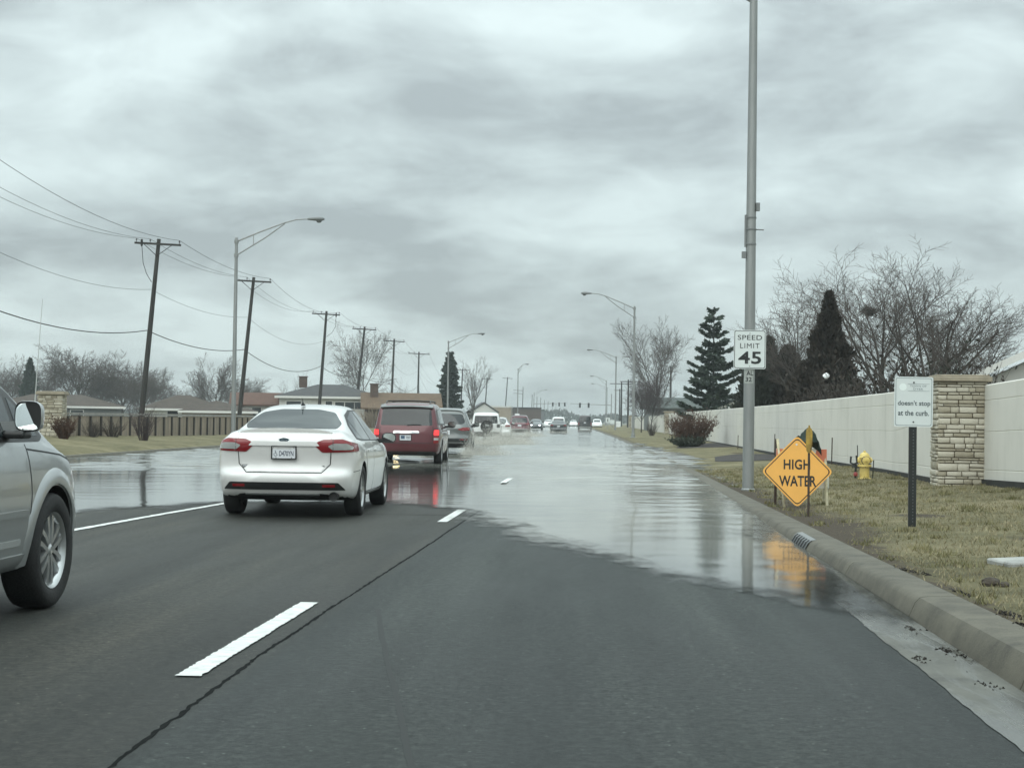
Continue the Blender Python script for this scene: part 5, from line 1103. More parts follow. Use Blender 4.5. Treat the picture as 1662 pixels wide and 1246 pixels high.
# ---- silver crossover alongside at the left edge
def build_silver():
    PROF['silver'] = dict(PROF['suv'], rows=[(-2.35, .40, .86, 1.08, 1.60, .62), (-2.2, .34, .91, 1.10, 1.68, .64), (-1.6, .28, .955, 1.10, 1.73, .66), (-.8, .27, .96, 1.09, 1.75, .665), (0, .27, .96, 1.08, 1.72, .66), (.5, .27, .96, 1.08, 1.69, .68), (.95, .27, .96, 1.08, 1.56, .73), (1.25, .27, .96, 1.08, 1.36, .79), (1.52, .28, .955, 1.06, 1.16, .82), (1.9, .30, .94, .985, 1.07, .77), (2.2, .34, .89, .85, .93, .70), (2.40, .38, .76, .70, .80, .60)], front=[(.38, .05), (.6, 0), (.82, .10)], axles=(-1.42, 1.42), rad=.385, wx=.835, ww=.255)
    t, sh, b = vehicle('crossover', 'silver', 'silver crossover with bright alloy wheel cut off by the left edge', 'car', (-4.50, 9.62, 0), R(-1.3), M_psilver, spokes=6, clad=None)
    for ax in ('right', 'left'):
        sr = sh.patch('window_surround', [(-1.9, 1.14), (-1.75, 1.50), (-.8, 1.66), (.2, 1.65), (.62, 1.58), (1.0, 1.44), (1.38, 1.15), (1.25, 1.115), (-1.8, 1.12)], ax, M_trim_b, t, .003, .08, rnd_=.03)
        for P in ([(-1.8, 1.15), (-1.68, 1.47), (-1.15, 1.57), (-1.12, 1.15)], [(-1.05, 1.15), (-1.05, 1.585), (-.26, 1.615), (-.22, 1.15)], [(-.12, 1.15), (-.14, 1.612), (.2, 1.61), (.60, 1.535), (.86, 1.44), (.82, 1.15)], [(.90, 1.15), (.93, 1.405), (1.04, 1.34), (1.25, 1.15)]):
            sh.patch('pane', P, ax, M_glass, sr, .006, .07, .004, rnd_=.015)
        for P, hy in (([(-1.15, 1.09), (-1.0, .70), (-.92, .40), (-.17, .40), (-.18, 1.09)], -.92), ([(-.14, 1.09), (-.13, .40), (.90, .40), (.94, .78), (.90, 1.085)], -.02)):
            d = sh.patch('door', P, ax, M_psilver, t, .004, .09, .008, rnd_=.03); hd = MB(); h, n_, d_ = sh.hit(ax, hy, .97); hd.box(h-d_*.024, (.025, .22, .032)); q = hd.build('handle', M_chrome, d)
            sh.patch('door_moulding', [(P[3][0]-.02 if False else max(-1.02, P[1][0]), .645), (min(.88, P[3][0]), .645), (min(.88, P[3][0]), .685), (max(-1.02, P[1][0]), .685)], ax, M_psilver, d, .017, .08, .016)
        sk = sh.patch('side_skirt', [(-.95, .305), (.95, .305), (.95, .40), (-.95, .40)], ax, M_psilver, t, .012, .08, .014)
        sh.patch('skirt_trim', [(-.90, .46), (.80, .46), (.80, .50), (-.90, .50)], ax, M_lens, t, .010, .08, .008)
        # flared wheel arch lip
        X0 = 1 if ax == 'right' else -1
        for ay in (-1.42, 1.42):
            fl = MB(); rows = []
            for a in np.linspace(R(-8), R(188), 26):
                yy, zz = ay+.445*math.cos(a), .385+.445*math.sin(a); h, n_, d_ = sh.hit(ax, ay+.47*math.cos(a), max(.34, .385+.47*math.sin(a))); hx_ = h.x
                rows.append([(hx_-X0*.10, ay+.438*math.cos(a), .385+.438*math.sin(a)), (hx_+X0*.016, ay+.445*math.cos(a), .385+.445*math.sin(a)), (hx_+X0*.020, ay+.475*math.cos(a), .385+.475*math.sin(a)), (hx_+X0*.004, ay+.545*math.cos(a), .385+.545*math.sin(a)), (hx_-X0*.02, ay+.56*math.cos(a), .385+.56*math.sin(a))])
            fl.grid(rows); fl.build('arch_flare', M_psilver, t, True, 60)
        side_mirror(t, X0*1.045, .62, 1.28, X0, .088, .098, M_psilver, .16, True, 'side_mirror', 3.4, -.06, .17)
        # black mirror foot against the door glass
        ft = MB(); ft.box((X0*.965, .66, 1.165), (.14, .16, .05)); o = ft.build('mirror_foot', M_trim_b, t); bv = o.modifiers.new('b', 'BEVEL'); bv.width = .02; bv.segments = 2
    sh.patch('headlight', [(.45, .72), (.84, .80), (.86, .90), (.50, .86)], 'front', M_head, t, .008, .06, rnd_=.03); sh.patch('headlight', mirror_poly([(.45, .72), (.84, .80), (.86, .90), (.50, .86)]), 'front', M_head, t, .008, .06, rnd_=.03)
    sh.patch('windscreen', [(-.70, 1.20), (.70, 1.20), (.58, 1.62), (-.58, 1.62)], 'front', M_glass, t, .005, .08, rnd_=.05)
    join_lines(sh, b, [('right', [(.93, 1.10), (.965, .78), (.925, .385), (-.95, .385)], .011), ('right', [(-.16, 1.10), (-.15, .39)], .011), ('right', [(.93, 1.07), (1.6, 1.02), (2.1, .93)], .010), ('right', [(1.86, .70), (2.15, .72)], .008), ('right', [(-1.17, 1.10), (-1.02, .70), (-.94, .39)], .011)])
build_silver()

# ---- red minivan
def build_minivan():
    t, sh, b = vehicle('minivan', 'minivan', 'dark red minivan with lit tail lights and roof rack', 'minivan', (-4.93, 46.5+2.55, 0), R(1.5), M_pred, glass=M_glass2, rearw=[(-.735, 1.11), (.735, 1.11), (.68, 1.575), (0, 1.60), (-.68, 1.575)], spokes=7)
    sp = MB(); rows = []
    for u in np.linspace(-1, 1, 13): rows.append([(.74*u, -2.42+.06*u*u, 1.655-.03*u*u), (.74*u, -2.20, 1.72-.02*u*u), (.74*u, -2.1, 1.70-.03*u*u), (.74*u, -2.30, 1.61-.03*u*u), (.74*u, -2.42+.06*u*u, 1.625-.03*u*u), (.74*u, -2.42+.06*u*u, 1.655-.03*u*u)])
    sp.grid(rows); sp.build('spoiler', M_pgrey, t, True)  # grey instead of body red: silvery sky reflection put into the colour
    for s in (1, -1):
        P = [(.765, .62), (.90, .62), (.915, .985), (.775, .985)]; Q = [(.775, .84), (.905, .84), (.907, .98), (.782, .98)]; W = [(.775, .70), (.90, .70), (.903, .765), (.777, .765)]
        f = (lambda q: q) if s > 0 else mirror_poly
        o = sh.patch('tail_light', f(P), 'rear', M_tail, t, .008, .05, .02, rnd_=.02); sh.patch('lit_lamp', f(Q), 'rear', M_tailon, o, .014, .05, .008, rnd_=.02); sh.patch('reverse_lamp', f(W), 'rear', M_lens, o, .014, .05, .008)
    sh.patch('tailgate_bar', [(-.36, .885), (.36, .885), (.37, .925), (.33, .955), (-.33, .955), (-.37, .925)], 'rear', M_chrome, t, .03, .05, .03)
    sh.patch('rear_bumper', [(-.93, .40), (.93, .40), (.93, .60), (-.93, .60)], 'rear', M_pred, t, .012, .08, .02, rnd_=.04); sh.patch('lower_valance', [(-.85, .30), (.85, .30), (.85, .375), (-.85, .375)], 'rear', M_trim_b, t, .008, .08)
    h, n_, d_ = sh.hit('rear', 0, .77); pl = plate(t, -.02, h.y-.012, .765, None, .32, .16); k = MB(); k.box((-.09, h.y-.017, .775), (.11, .004, .09)); k.build('plate_emblem', mat('plate_blue', (.05, .09, .15), .5), pl); text('plate_number', '787', .075, M_platetx, pl, (.06, h.y-.018, .765), .13, .01)
    wp = MB(); h, n_, d_ = sh.hit('rear', .2, 1.14); wp.tube([(.02, h.y-.03, 1.115), (.22, h.y-.025, 1.135), (.42, h.y-.01, 1.125)], .014, 6); wp.build('wiper', M_trim_b, t)
    rk = MB()
    for s in (-1, 1): rk.tube([(s*.62, -1.9, 1.72), (s*.62, -1.75, 1.80), (s*.62, .3, 1.80), (s*.62, .45, 1.72)], .02, 6)
    for y_ in (-1.55, -.2): rk.tube([(-.62, y_, 1.80), (0, y_, 1.815), (.62, y_, 1.80)], .018, 6)
    rk.build('roof_rack', M_trim_b, t, True)
    for ax, X0 in (('right', 1), ('left', -1)):
        sr = sh.patch('window_surround', [(-2.25, 1.13), (-2.1, 1.55), (.3, 1.62), (.75, 1.45), (1.35, 1.12)], ax, M_trim_b, t, .003, .1, rnd_=.04)
        for P in ([(-2.15, 1.16), (-2.05, 1.52), (-1.2, 1.57), (-1.2, 1.16)], [(-1.12, 1.16), (-1.12, 1.575), (-.15, 1.59), (-.15, 1.16)], [(-.07, 1.16), (-.07, 1.59), (.28, 1.58), (.7, 1.42), (1.2, 1.15)]): sh.patch('pane', P, ax, M_glass, sr, .006, .09, .004, rnd_=.02)
        for P in ([(-1.18, 1.07), (-1.18, .36), (-.12, .36), (-.12, 1.07)], [(-.08, 1.07), (-.08, .36), (1.02, .36), (1.04, 1.05)]):
            d = sh.patch('door', P, ax, M_pred, t, .004, .1, .008, rnd_=.04); hd = MB(); h, n_, d_ = sh.hit(ax, P[0][0]+.18, .96); hd.box(h-d_*.024, (.025, .2, .03)); hd.build('handle', M_pred, d)
        side_mirror(t, X0*1.10, .95, 1.13, X0, .12, .10, M_trim_b, .16, tilt=.11)
    join_lines(sh, b, [('rear', [(-.745, 1.08), (-.75, .64), (-.72, .612), (.72, .612), (.75, .64), (.745, 1.08)], .014), ('right', [(-1.2, 1.08), (-1.2, .34), (1.05, .34), (1.07, 1.06)], .012)])
build_minivan()

def simple_suv(name, prof, label, loc, head, M, rearw, lights, bump=None, cat='car', lv=2, plate_z=None, clad=None, lamp=M_tail, extra=None, group='vehicles driving through the flooded road'):
    t, sh, b = vehicle(name, prof, label, cat, loc, head, M, clad=clad, rearw=rearw, lv=lv, group=group); p = PROF[prof]; zs = p['rows'][3][3]
    for P in lights:
        for f in ((lambda q: q), mirror_poly): sh.patch('tail_light', f(P), 'rear', lamp, t, .010, .06, .02, rnd_=.02)
    for nm, P, mt in bump or (): sh.patch(nm, P, 'rear', mt, t, .010, .08, .012, rnd_=.02)
    if plate_z:
        h, n_, d_ = sh.hit('rear', 0, plate_z); plate(t, 0, h.y-.012, plate_z, None, frame=False)
    y0, y1 = p['rows'][1][0]+.15, p['rows'][-1][0]; tops = lambda y: zs+(inset_top(prof, y)-zs)*.80
    for ax, X0 in (('right', 1), ('left', -1)):
        a = y0+.15; e = min(.95, y1*.45); mid = (a+e)/2-.15
        sr = sh.patch('window_surround', [(a-.1, zs+.05), (a+.2, tops(a+.3)), (mid, tops(mid)+.02), (e-.55, tops(e-.55)), (e, zs+.07)], ax, M_trim_b, t, .003, .1, rnd_=.04)
        for P in ([(a+.02, zs+.08), (a+.25, tops(a+.3)-.03), (mid-.03, tops(mid)-.01), (mid-.03, zs+.08)], [(mid+.04, zs+.08), (mid+.04, tops(mid)-.01), (e-.55, tops(e-.55)-.03), (e-.12, zs+.09)]): sh.patch('pane', P, ax, M_glass, sr, .006, .1, .004, rnd_=.02)
        side_mirror(t, X0*(p['rows'][3][2]+.10), e-.25, zs+.10, X0, .11, .085, M_trim_b, .13, tilt=.10)
    sh.patch('windscreen', [(-.62, zs+.14), (.62, zs+.14), (.54, tops(e-.6)+.05), (-.54, tops(e-.6)+.05)], 'front', M_glass, t, .005, .1, rnd_=.05)
    for f in ((lambda q: q), mirror_poly): sh.patch('headlight', f([(.42, .66), (.70, .68), (.72, .78), (.45, .75)]), 'front', M_head, t, .008, .08)
    return t, sh, b
SW = [(-.66, 1.10), (.66, 1.10), (.60, 1.50), (-.60, 1.50)]
t, sh, b = simple_suv('crossover', 'suv', 'pale grey crossover throwing up spray right behind the red minivan', (-4.92, 60.0+2.3, 0), R(2), M_pgrey, [(-.60, 1.12), (.60, 1.12), (.70, 1.20), (.60, 1.48), (0, 1.5), (-.60, 1.48), (-.70, 1.20)], [[(.42, .93), (.62, 1.00), (.86, 1.01), (.87, .90), (.60, .88)]],
           [('rear_bumper', [(-.82, .42), (.82, .42), (.82, .60), (-.82, .60)], M_trim_b), ('bumper_trim', [(-.60, .44), (.60, .44), (.60, .47), (-.60, .47)], M_lens), ('reflector', [(.52, .545), (.76, .545), (.76, .585), (.52, .585)], M_tail), ('reflector', [(-.76, .545), (-.52, .545), (-.52, .585), (-.76, .585)], M_tail)], clad=(.42, M_trim_b), plate_z=.82)
t, sh, b = simple_suv('off_roader', 'boxy', 'small white off roader with black spare wheel on its tailgate', (-5.27, 92.5+1.9, 0), R(2), M_pbright, [(-.66, 1.10), (.66, 1.10), (.62, 1.52), (-.62, 1.52)], [[(.60, .86), (.77, .86), (.77, 1.06), (.60, 1.06)]], [('rear_bumper', [(-.76, .46), (.76, .46), (.76, .62), (-.76, .62)], M_trim_b)], clad=(.55, M_trim_b), lamp=M_trim_b)
X = Matrix.Translation((.05, -2.06, .93))@Matrix.Rotation(R(90), 4, 'X'); w = MB(); w.lathe([(.20, -.10), (.33, -.10), (.355, -.06), (.355, .06), (.33, .10), (.20, .105)], 30, X); o = w.build('spare_wheel', M_rubber, t, True); w = MB(); w.lathe([(.001, .095), (.20, .10), (.21, .06)], 24, X); w.build('wheel_cover', M_trim_b, o, True)
w = MB(); w.box((.07, -2.17, .99), (.22, .006, .10), 0, 0, 0, R(12)); w.build('cover_print', M_lens, o)
t, sh, b = simple_suv('sedan', 'sedan', 'white car mostly hidden behind the spare wheel off roader', (-5.34, 106+2.4, 0), R(2), M_pbright, [(-.60, 1.15), (.60, 1.15), (.55, 1.40), (-.55, 1.40)], [[(.5, .85), (.85, .87), (.85, .98), (.55, .98)]], (), plate_z=.84)
t, sh, b = simple_suv('crossover', 'suv', 'wine red crossover with white parcel on its roof, fifth in the queue', (-5.02, 138+2.3, 0), R(1.5), M_pred2, SW, [[(.52, .90), (.84, .96), (.84, 1.06), (.62, 1.02)]], [('rear_bumper', [(-.80, .40), (.80, .40), (.80, .50), (-.80, .50)], M_trim_b), ('bumper_trim', [(-.70, .51), (.70, .51), (.66, .575), (-.66, .575)], M_lens)], clad=(.40, M_trim_b), plate_z=.86)
pk = MB(); pk.box((0, 0, .09), (.38, .42, .18)); o = pk.build('parcel', M_pbright); bv = o.modifiers.new('b', 'BEVEL'); bv.width = .02; o.location = (-5.02-.18, 138+.9, 1.655); tag(o, 'white boxy sign or parcel on the roof of the wine red crossover', 'roof box')
t, sh, b = simple_suv('sedan', 'sedan', 'dark sedan mid picture, wheels deep in the flood beside the dark van', (-2.24, 177+2.4, -.12), R(1), M_pdark, [(-.60, 1.15), (.60, 1.15), (.55, 1.40), (-.55, 1.40)], [[(.52, .85), (.86, .87), (.86, 1.0), (.60, 1.0)]], [('trunk_trim', [(-.5, .93), (.5, .93), (.5, .96), (-.5, .96)], M_chrome)], plate_z=.82)
t, sh, b = simple_suv('van', 'van', 'tall charcoal van wading through the flood ahead in the right lane', (.82, 234+2.7, -.08), R(0), M_pblack, [(-.70, 1.25), (.70, 1.25), (.66, 1.95), (-.66, 1.95)], [[(.80, .80), (.92, .80), (.92, 1.2), (.80, 1.2)]], [('rear_bumper', [(-.85, .42), (.85, .42), (.85, .58), (-.85, .58)], M_lens)], cat='van', plate_z=1.14)
G2 = 'distant vehicles at the end of the road'
simple_suv('van', 'van', 'white van just ahead of the dark sedan, only its roof showing', (-2.7, 216, 0), R(1), M_pbright, [(-.70, 1.25), (.70, 1.25), (.66, 1.95), (-.66, 1.95)], [[(.80, .80), (.92, .80), (.92, 1.2), (.80, 1.2)]], (), cat='van', lv=1, group=G2)[0].scale = (.95, .85, .80)
def oncoming(name, prof, label, px, Y, M, lamp=M_head, cat='car', lv=1):
    t, sh, b = simple_suv(name, prof, label, (tx(px, Y), Y, 0), R(180), M, [(-.55, 1.15), (.55, 1.15), (.5, 1.38), (-.5, 1.38)], [], (), cat=cat, lv=lv, group=G2)
    if lamp is not M_head:
        for f in ((lambda q: q), mirror_poly): sh.patch('lit_headlight', f([(.42, .58), (.66, .58), (.68, .72), (.45, .72)]), 'front', lamp, t, .02, .08, .02)
oncoming('sedan', 'sedan', 'dark oncoming sedan with pale headlights right of the wine red crossover', 870, 225, M_pdark, M_headw)
oncoming('sedan', 'sedan', 'white oncoming sedan between the dark oncoming one and the dark sedan', 890.5, 300, M_pbright)
oncoming('sedan', 'sedan', 'white oncoming car seen left of the charcoal van', 931, 370, M_pbright, M_headw)
oncoming('pickup', 'suv', 'white car standing at the crossing right of the charcoal van', 969, 300, M_pbright)
oncoming('sedan', 'sedan', 'grey oncoming car with its headlights on behind the red minivan', 676, 66, M_pgrey, M_headon, lv=1)

# ------------------------------------------------------------------ signs, hydrant and small things on the right verge
M_signw = mat('sign_white', (.60, .64, .63), .45, var=.04, vscale=3); M_black = mat('sign_black', (.012, .014, .014), .5); M_signy = mat('sign_amber', (.80, .41, .09), .5, var=.05, vscale=4)
M_alum = mat('sign_back', (.3, .31, .31), .4, .7); M_teal = mat('sign_teal_ink', (.025, .045, .055), .5); M_greyink = mat('sign_grey_ink', (.20, .24, .25), .5)
M_rust = mat('rusty_post', (.050, .034, .024), .8, var=.5, vscale=9); M_orange = mat('barricade_orange', (.50, .15, .08), .6, var=.1); M_wornw = mat('worn_white_board', (.58, .58, .52), .7, var=.2, vscale=7); M_legy = mat('worn_cream_leg', (.50, .47, .33), .7, var=.45, vscale=11)
def rrect(w, h, r, n=6):
    return [(sx*(w/2-r)+r*math.cos(a), sy*(h/2-r)+r*math.sin(a)) for sx, sy, a0 in ((1, 1, 0), (-1, 1, 90), (-1, -1, 180), (1, -1, 270)) for a in np.linspace(R(a0), R(a0+90), n)]
F = Matrix.Rotation(R(90), 4, 'X')             # local xy -> world xz, facing -y
def ring_plate(mb, outer, inner, z0, z1, M):
    n = len(outer); v = [M@Vector((*p, z)) for p in outer for z in (z1,)]+[M@Vector((*p, z1)) for p in inner]+[M@Vector((*p, z0)) for p in outer]+[M@Vector((*p, z0)) for p in inner]
    f = [(i, (i+1) % n, n+(i+1) % n, n+i) for i in range(n)]+[(2*n+i, 2*n+(i+1) % n, (i+1) % n, i) for i in range(n)]+[(n+i, n+(i+1) % n, 3*n+(i+1) % n, 3*n+i) for i in range(n)]; mb.add(v, f)
def sign_plate(t, name, outline, mt, border=None, inset=.02, bw=.011, th=.004):
    m_ = MB(); m_.prism(outline, -th, 0, F); o = m_.build(name, mt, t)
    if border:
        sc_ = lambda d: [(p[0]*(1-d/max(abs(q[0]) for q in outline)), p[1]*(1-d/max(abs(q[1]) for q in outline))) for p in outline]
        b = MB(); ring_plate(b, sc_(inset), sc_(inset+bw), -.001, .0015, F); b.build('border', border, o)
    return o
# speed limit sign strapped to the tall pole
SY = PLY-.135; c = pix(1217, 567, SY)
t = thing('speed_limit_sign', 'white speed limit 45 sign fixed to the tall grey pole', 'road sign', c, R(2))
o = sign_plate(t, 'plate', rrect(.60, .725, .035), M_signw, M_black, .012, .010)
for s_, h, w, z, b in (('SPEED', .092, .455, .222, .004), ('LIMIT', .092, .36, .068, .0), ('45', .235, .43, -.155, .022)): text('lettering', s_, h, M_black, o, (0, -.0025, z), w, b, sp=1.16 if s_ == 'LIMIT' else 1.05)
k = MB()
for z in (.30, -.315): k.lathe([(.001, .004), (.010, .003), (.012, 0)], 10, Matrix.Translation((0, 0, z))@F)
k.build('bolts', M_alum, o); k = MB()
for z in (.2, -.2): k.box((0, .06, z), (.05, .09, .04))
k.build('bracket', M_lhead, t)
c = pix(1214, 611, PLY); t = thing('pole_tag', 'small worn number tag AL 32 wrapped on the pole under the speed sign', 'number tag', (PLX, PLY, c.z))
m_ = MB(); m_.lathe([(.1075, -.13), (.1085, -.13), (.1085, .13), (.1075, .13)], 16, Matrix.Identity(4), 0, R(-160), R(-50)); o = m_.build('tag_strip', mat('tag_worn', (.36, .38, .36), .6, var=.12, vscale=8), t, True)
text('lettering', 'AL', .085, M_black, o, (.0, -.1115, .062), .125, .015); text('lettering', '32', .085, M_black, o, (-.022, -.1115, -.055), .115, .015)
# HIGH WATER diamond
DY = 24.75; c = pix(1294, 765, DY)
t = thing('warning_sign', 'amber diamond HIGH WATER sign leaning on the low barricade', 'road sign', c, R(3)); t.rotation_euler = (R(-3), 0, R(3))
k = .535; n = .05; dm = [(a*(k-n)+b*0, 0) for a, b in ()]
base = [(k, 0), (0, k), (-k, 0), (0, -k)]; dia = rounded(base, .07, 5)
o = sign_plate(t, 'plate', dia, M_signy, M_black, .028, .018)
text('lettering', 'HIGH', .150, M_black, o, (-.005, -.0025, .105), .395, .022, sp=1.05); text('lettering', 'WATER', .158, M_black, o, (.005, -.0025, -.140), .555, .022)
k_ = MB(); k_.lathe([(.001, .004), (.014, .003), (.015, 0)], 10, Matrix.Translation((-.01, 0, .40))@F); k_.build('bolt', M_signw, o)
# barricade behind it
BY = 25.15; xb = pix(1300, 760, BY).x; zb = lz(xb, BY)
t = thing('barricade', 'low white and orange folding barricade behind the amber diamond', 'barricade', (xb, BY, zb), R(3), None)
for sx in (-.36, .36):
    for sy, mt in ((-.02, M_legy), (.34, M_rust if sx < 0 else M_legy)):
        l = MB(); l.tube([(sx*1.03+(.02 if sy > 0 else .10 if sx < 0 else 0), sy*1.0-.14, -.03), (sx, sy*.2, 1.0 if sx < 0 else .80)], .021, 6); l.build('leg', mt, t)
up_b = MB(); w_ = MB()
m_ = MB(); m_.box((0, -.02, .76), (.76, .025, .20)); bd = m_.build('upper_board', M_wornw, t)
for i in range(3):
    x = -.20+.2*i; w_.add([(x-.03, -.034, .667), (x+.06, -.034, .667), (x+.12, -.034, .853), (x+.03, -.034, .853), (x-.03, -.0325, .667), (x+.06, -.0325, .667), (x+.12, -.0325, .853), (x+.03, -.0325, .853)], [(0, 1, 2, 3), (0, 4, 5, 1), (1, 5, 6, 2), (2, 6, 7, 3), (3, 7, 4, 0)])
w_.box((-.33, -.034, .76), (.10, .003, .19)); w_.box((.33, -.036, .76), (.10, .004, .19)); w_.build('orange_stripes', M_orange, bd)
m_ = MB(); m_.box((.05, -.06, .36), (.72, .022, .18)); m_.build('lower_board', M_wornw, t)
# dark cloth thrown over the barricade
g_ = random.Random(12); m_ = MB(); rows = []
for i in range(9):
    f = i/8; rows.append([( (.19*(1-f)**.8+.012)*math.cos(a)*(1+.22*math.sin(a*3+i*.7)+g_.uniform(-.13, .13))+.03*f, (.10*(1-f)**.7+.012)*math.sin(a)*(1+.2*math.cos(a*4+i)), .28*f-.10*math.sin(a*2+.5)*(1-f)-.05*math.sin(a*5+i)*(1-f)) for a in np.linspace(0, 2*math.pi, 19)])
m_.grid(rows); cl = m_.build('cloth', mat('dark_green_cloth', (.018, .032, .026), .85, var=.3, vscale=7), None, True, 60); cl.location = pix(1309, 724, 25.0); tag(cl, 'dark green cloth bundled over the top of the barricade', 'cloth')
# marker stake in front
MY = 22.2; xb = pix(1312, 833, MY).x; zb = lz(xb, MY); tz = pix(1313, 690, MY).z-zb
t = thing('marker_stake', 'thin rusty stake with yellow paddle standing before the amber diamond', 'marker stake', (xb, MY, zb))
m_ = MB(); m_.tube([(0, 0, -.15), (0, 0, tz-.03)], .0155, 6); m_.build('stake', M_rust, t)
m_ = MB(); rows = []
for z, w in ((-.37, .012), (-.34, .034), (-.25, .043), (-.10, .044), (-.05, .036), (-.03, .014), (0, .012)): rows.append([(w*math.cos(a), -.005+.020*math.sin(a), tz+z) for a in np.linspace(0, 2*math.pi, 15)])
m_.grid(rows); m_.build('paddle', mat('faded_yellow_paddle', (.10, .065, .022), .7, var=.5, vscale=10, col2=(.50, .33, .055), stretch=(1, 1, .8)), t, True, 60)
# curb slogan sign
CY_ = 19.25; c = pix(1482, 652, CY_); xb = pix(1480, 852, CY_).x; zb = lz(xb, CY_)
t = thing('slogan_sign', 'white sign reading doesn\'t stop at the curb on a black post', 'sign', (xb, CY_, zb))
m_ = MB(); m_.box((0, 0, (c.z-zb)/2-.1), (.085, .045, c.z-zb+.5)); 
po = m_.build('post', M_black, t); h_ = MB()
for i in range(34):
    z = .06+i*.036
    if z > c.z-zb-.30: break
    h_.lathe([(.001, 0), (.007, 0), (.007, -.003)], 8, Matrix.Translation((.004, -.0245, z))@F)
h_.build('post_holes', mat('hole_grey', (.10, .11, .11), .6), po)
M0 = Vector((c.x-xb, -.03, c.z-zb)); pl = sign_plate(t, 'plate', rrect(.445, .575, .022), M_signw, M_greyink, .014, .006); pl.location = M0; pl.rotation_euler = (0, R(.4), R(2))
text('lettering', "doesn't stop", .072, M_teal, pl, (.005, -.0025, -.022), .375, .012); text('lettering', 'at the curb.', .062, M_teal, pl, (.0, -.0025, -.128), .355, .012)
k = MB(); k.lathe([(.001, .0015), (.042, .0015), (.042, 0)], 24, Matrix.Translation((-.125, 0, .168))@F); k.build('emblem_disc', mat('emblem_white', (.72, .78, .76), .5), pl)
text('lettering', 'TOWN OF', .022, M_greyink, pl, (.05, -.0025, .182), .19, 0, sp=1.1); text('lettering', 'DYER', .022, M_greyink, pl, (.05, -.0025, .148), .11, 0, sp=1.1)
k = MB(); k.box((.055, -.0022, .206), (.25, .0012, .003)); k.box((.055, -.0022, .126), (.25, .0012, .003)); k.build('emblem_rule', M_greyink, pl)
k = MB()
for z in (.222, -.232): k.lathe([(.001, .005), (.009, .004), (.010, 0)], 10, Matrix.Translation((0, -.002, z))@F)
k.build('bolts', M_black, pl)
# hydrant
M_hyd = mat('hydrant_yellow', (.62, .48, .15), .5, var=.22, vscale=7); HY = 34.6; hp = pix(1403, 768, HY); zb = lz(hp.x, HY)
t = thing('fire_hydrant', 'yellow fire hydrant standing on the grass before the pale wall', 'hydrant', (hp.x, HY, zb))
m_ = MB(); m_.lathe([(.15, -.08), (.15, .02), (.108, .03), (.108, .27), (.155, .275), (.155, .30), (.155, .325), (.112, .335), (.115, .46), (.135, .465), (.135, .485), (.120, .495), (.105, .545), (.06, .585), (.03, .595), (.03, .63), (.001, .635)], 24); m_.build('barrel', M_hyd, t, True, 35)
for nm, rz, zz, r, ln_ in (('pumper_cap', R(-86), .41, .078, .15), ('hose_cap', R(178), .42, .055, .15), ('hose_cap', R(2), .42, .055, .15)):
    m_ = MB(); C = Matrix.Translation((0, 0, zz))@Matrix.Rotation(rz, 4, 'Z')@Matrix.Rotation(R(90), 4, 'Y'); m_.lathe([(r*.8, .05), (r*.8, .10), (r*1.15, .105), (r*1.15, ln_), (r*.8, ln_+.01), (r*.3, ln_+.012), (r*.28, ln_+.035), (.001, ln_+.036)], 18, C); o = m_.build(nm, M_hyd, t, True, 35)
    if nm == 'pumper_cap': q = MB(); q.lathe([(r*1.16, .108), (r*1.28, .11), (r*1.28, ln_-.005), (r*1.16, ln_)], 18, C); q.build('cap_band', M_rust, o, True)
m_ = MB()
for a in np.linspace(0, 2*math.pi, 8, endpoint=False): m_.lathe([(.001, .345), (.014, .342), (.014, .262), (.001, .26)], 6, Matrix.Translation((.137*math.cos(a), .137*math.sin(a), 0)))
m_.build('flange_bolts', M_rust, t)
m_ = MB(); m_.tube([(-.30, 0, .50), (-.31, 0, .36), (-.24, 0, .33), (-.17, 0, .36), (-.18, 0, .52)], .022, 6); m_.tube([(-.19, 0, .34), (-.20, .02, .02)], .024, 6); m_.build('hose_bracket', M_black, t, True)
m_ = MB(); m_.lathe([(.001, -.05), (.045, -.03), (.052, .01), (.03, .05), (.001, .055)], 12, Matrix.Translation((-.20, -.03, .10))); m_.build('drain_plug', mat('faded_red', (.26, .045, .04), .6), t, True)
m_ = MB(); m_.tube([(.19, .05, -.02), (.21, .05, .42)], .012, 5); m_.tube([(-.13, .1, .3), (-.145, .1, .75)], .010, 5); m_.build('flag_rod', M_black, t); t.scale = (.93, .93, .93)
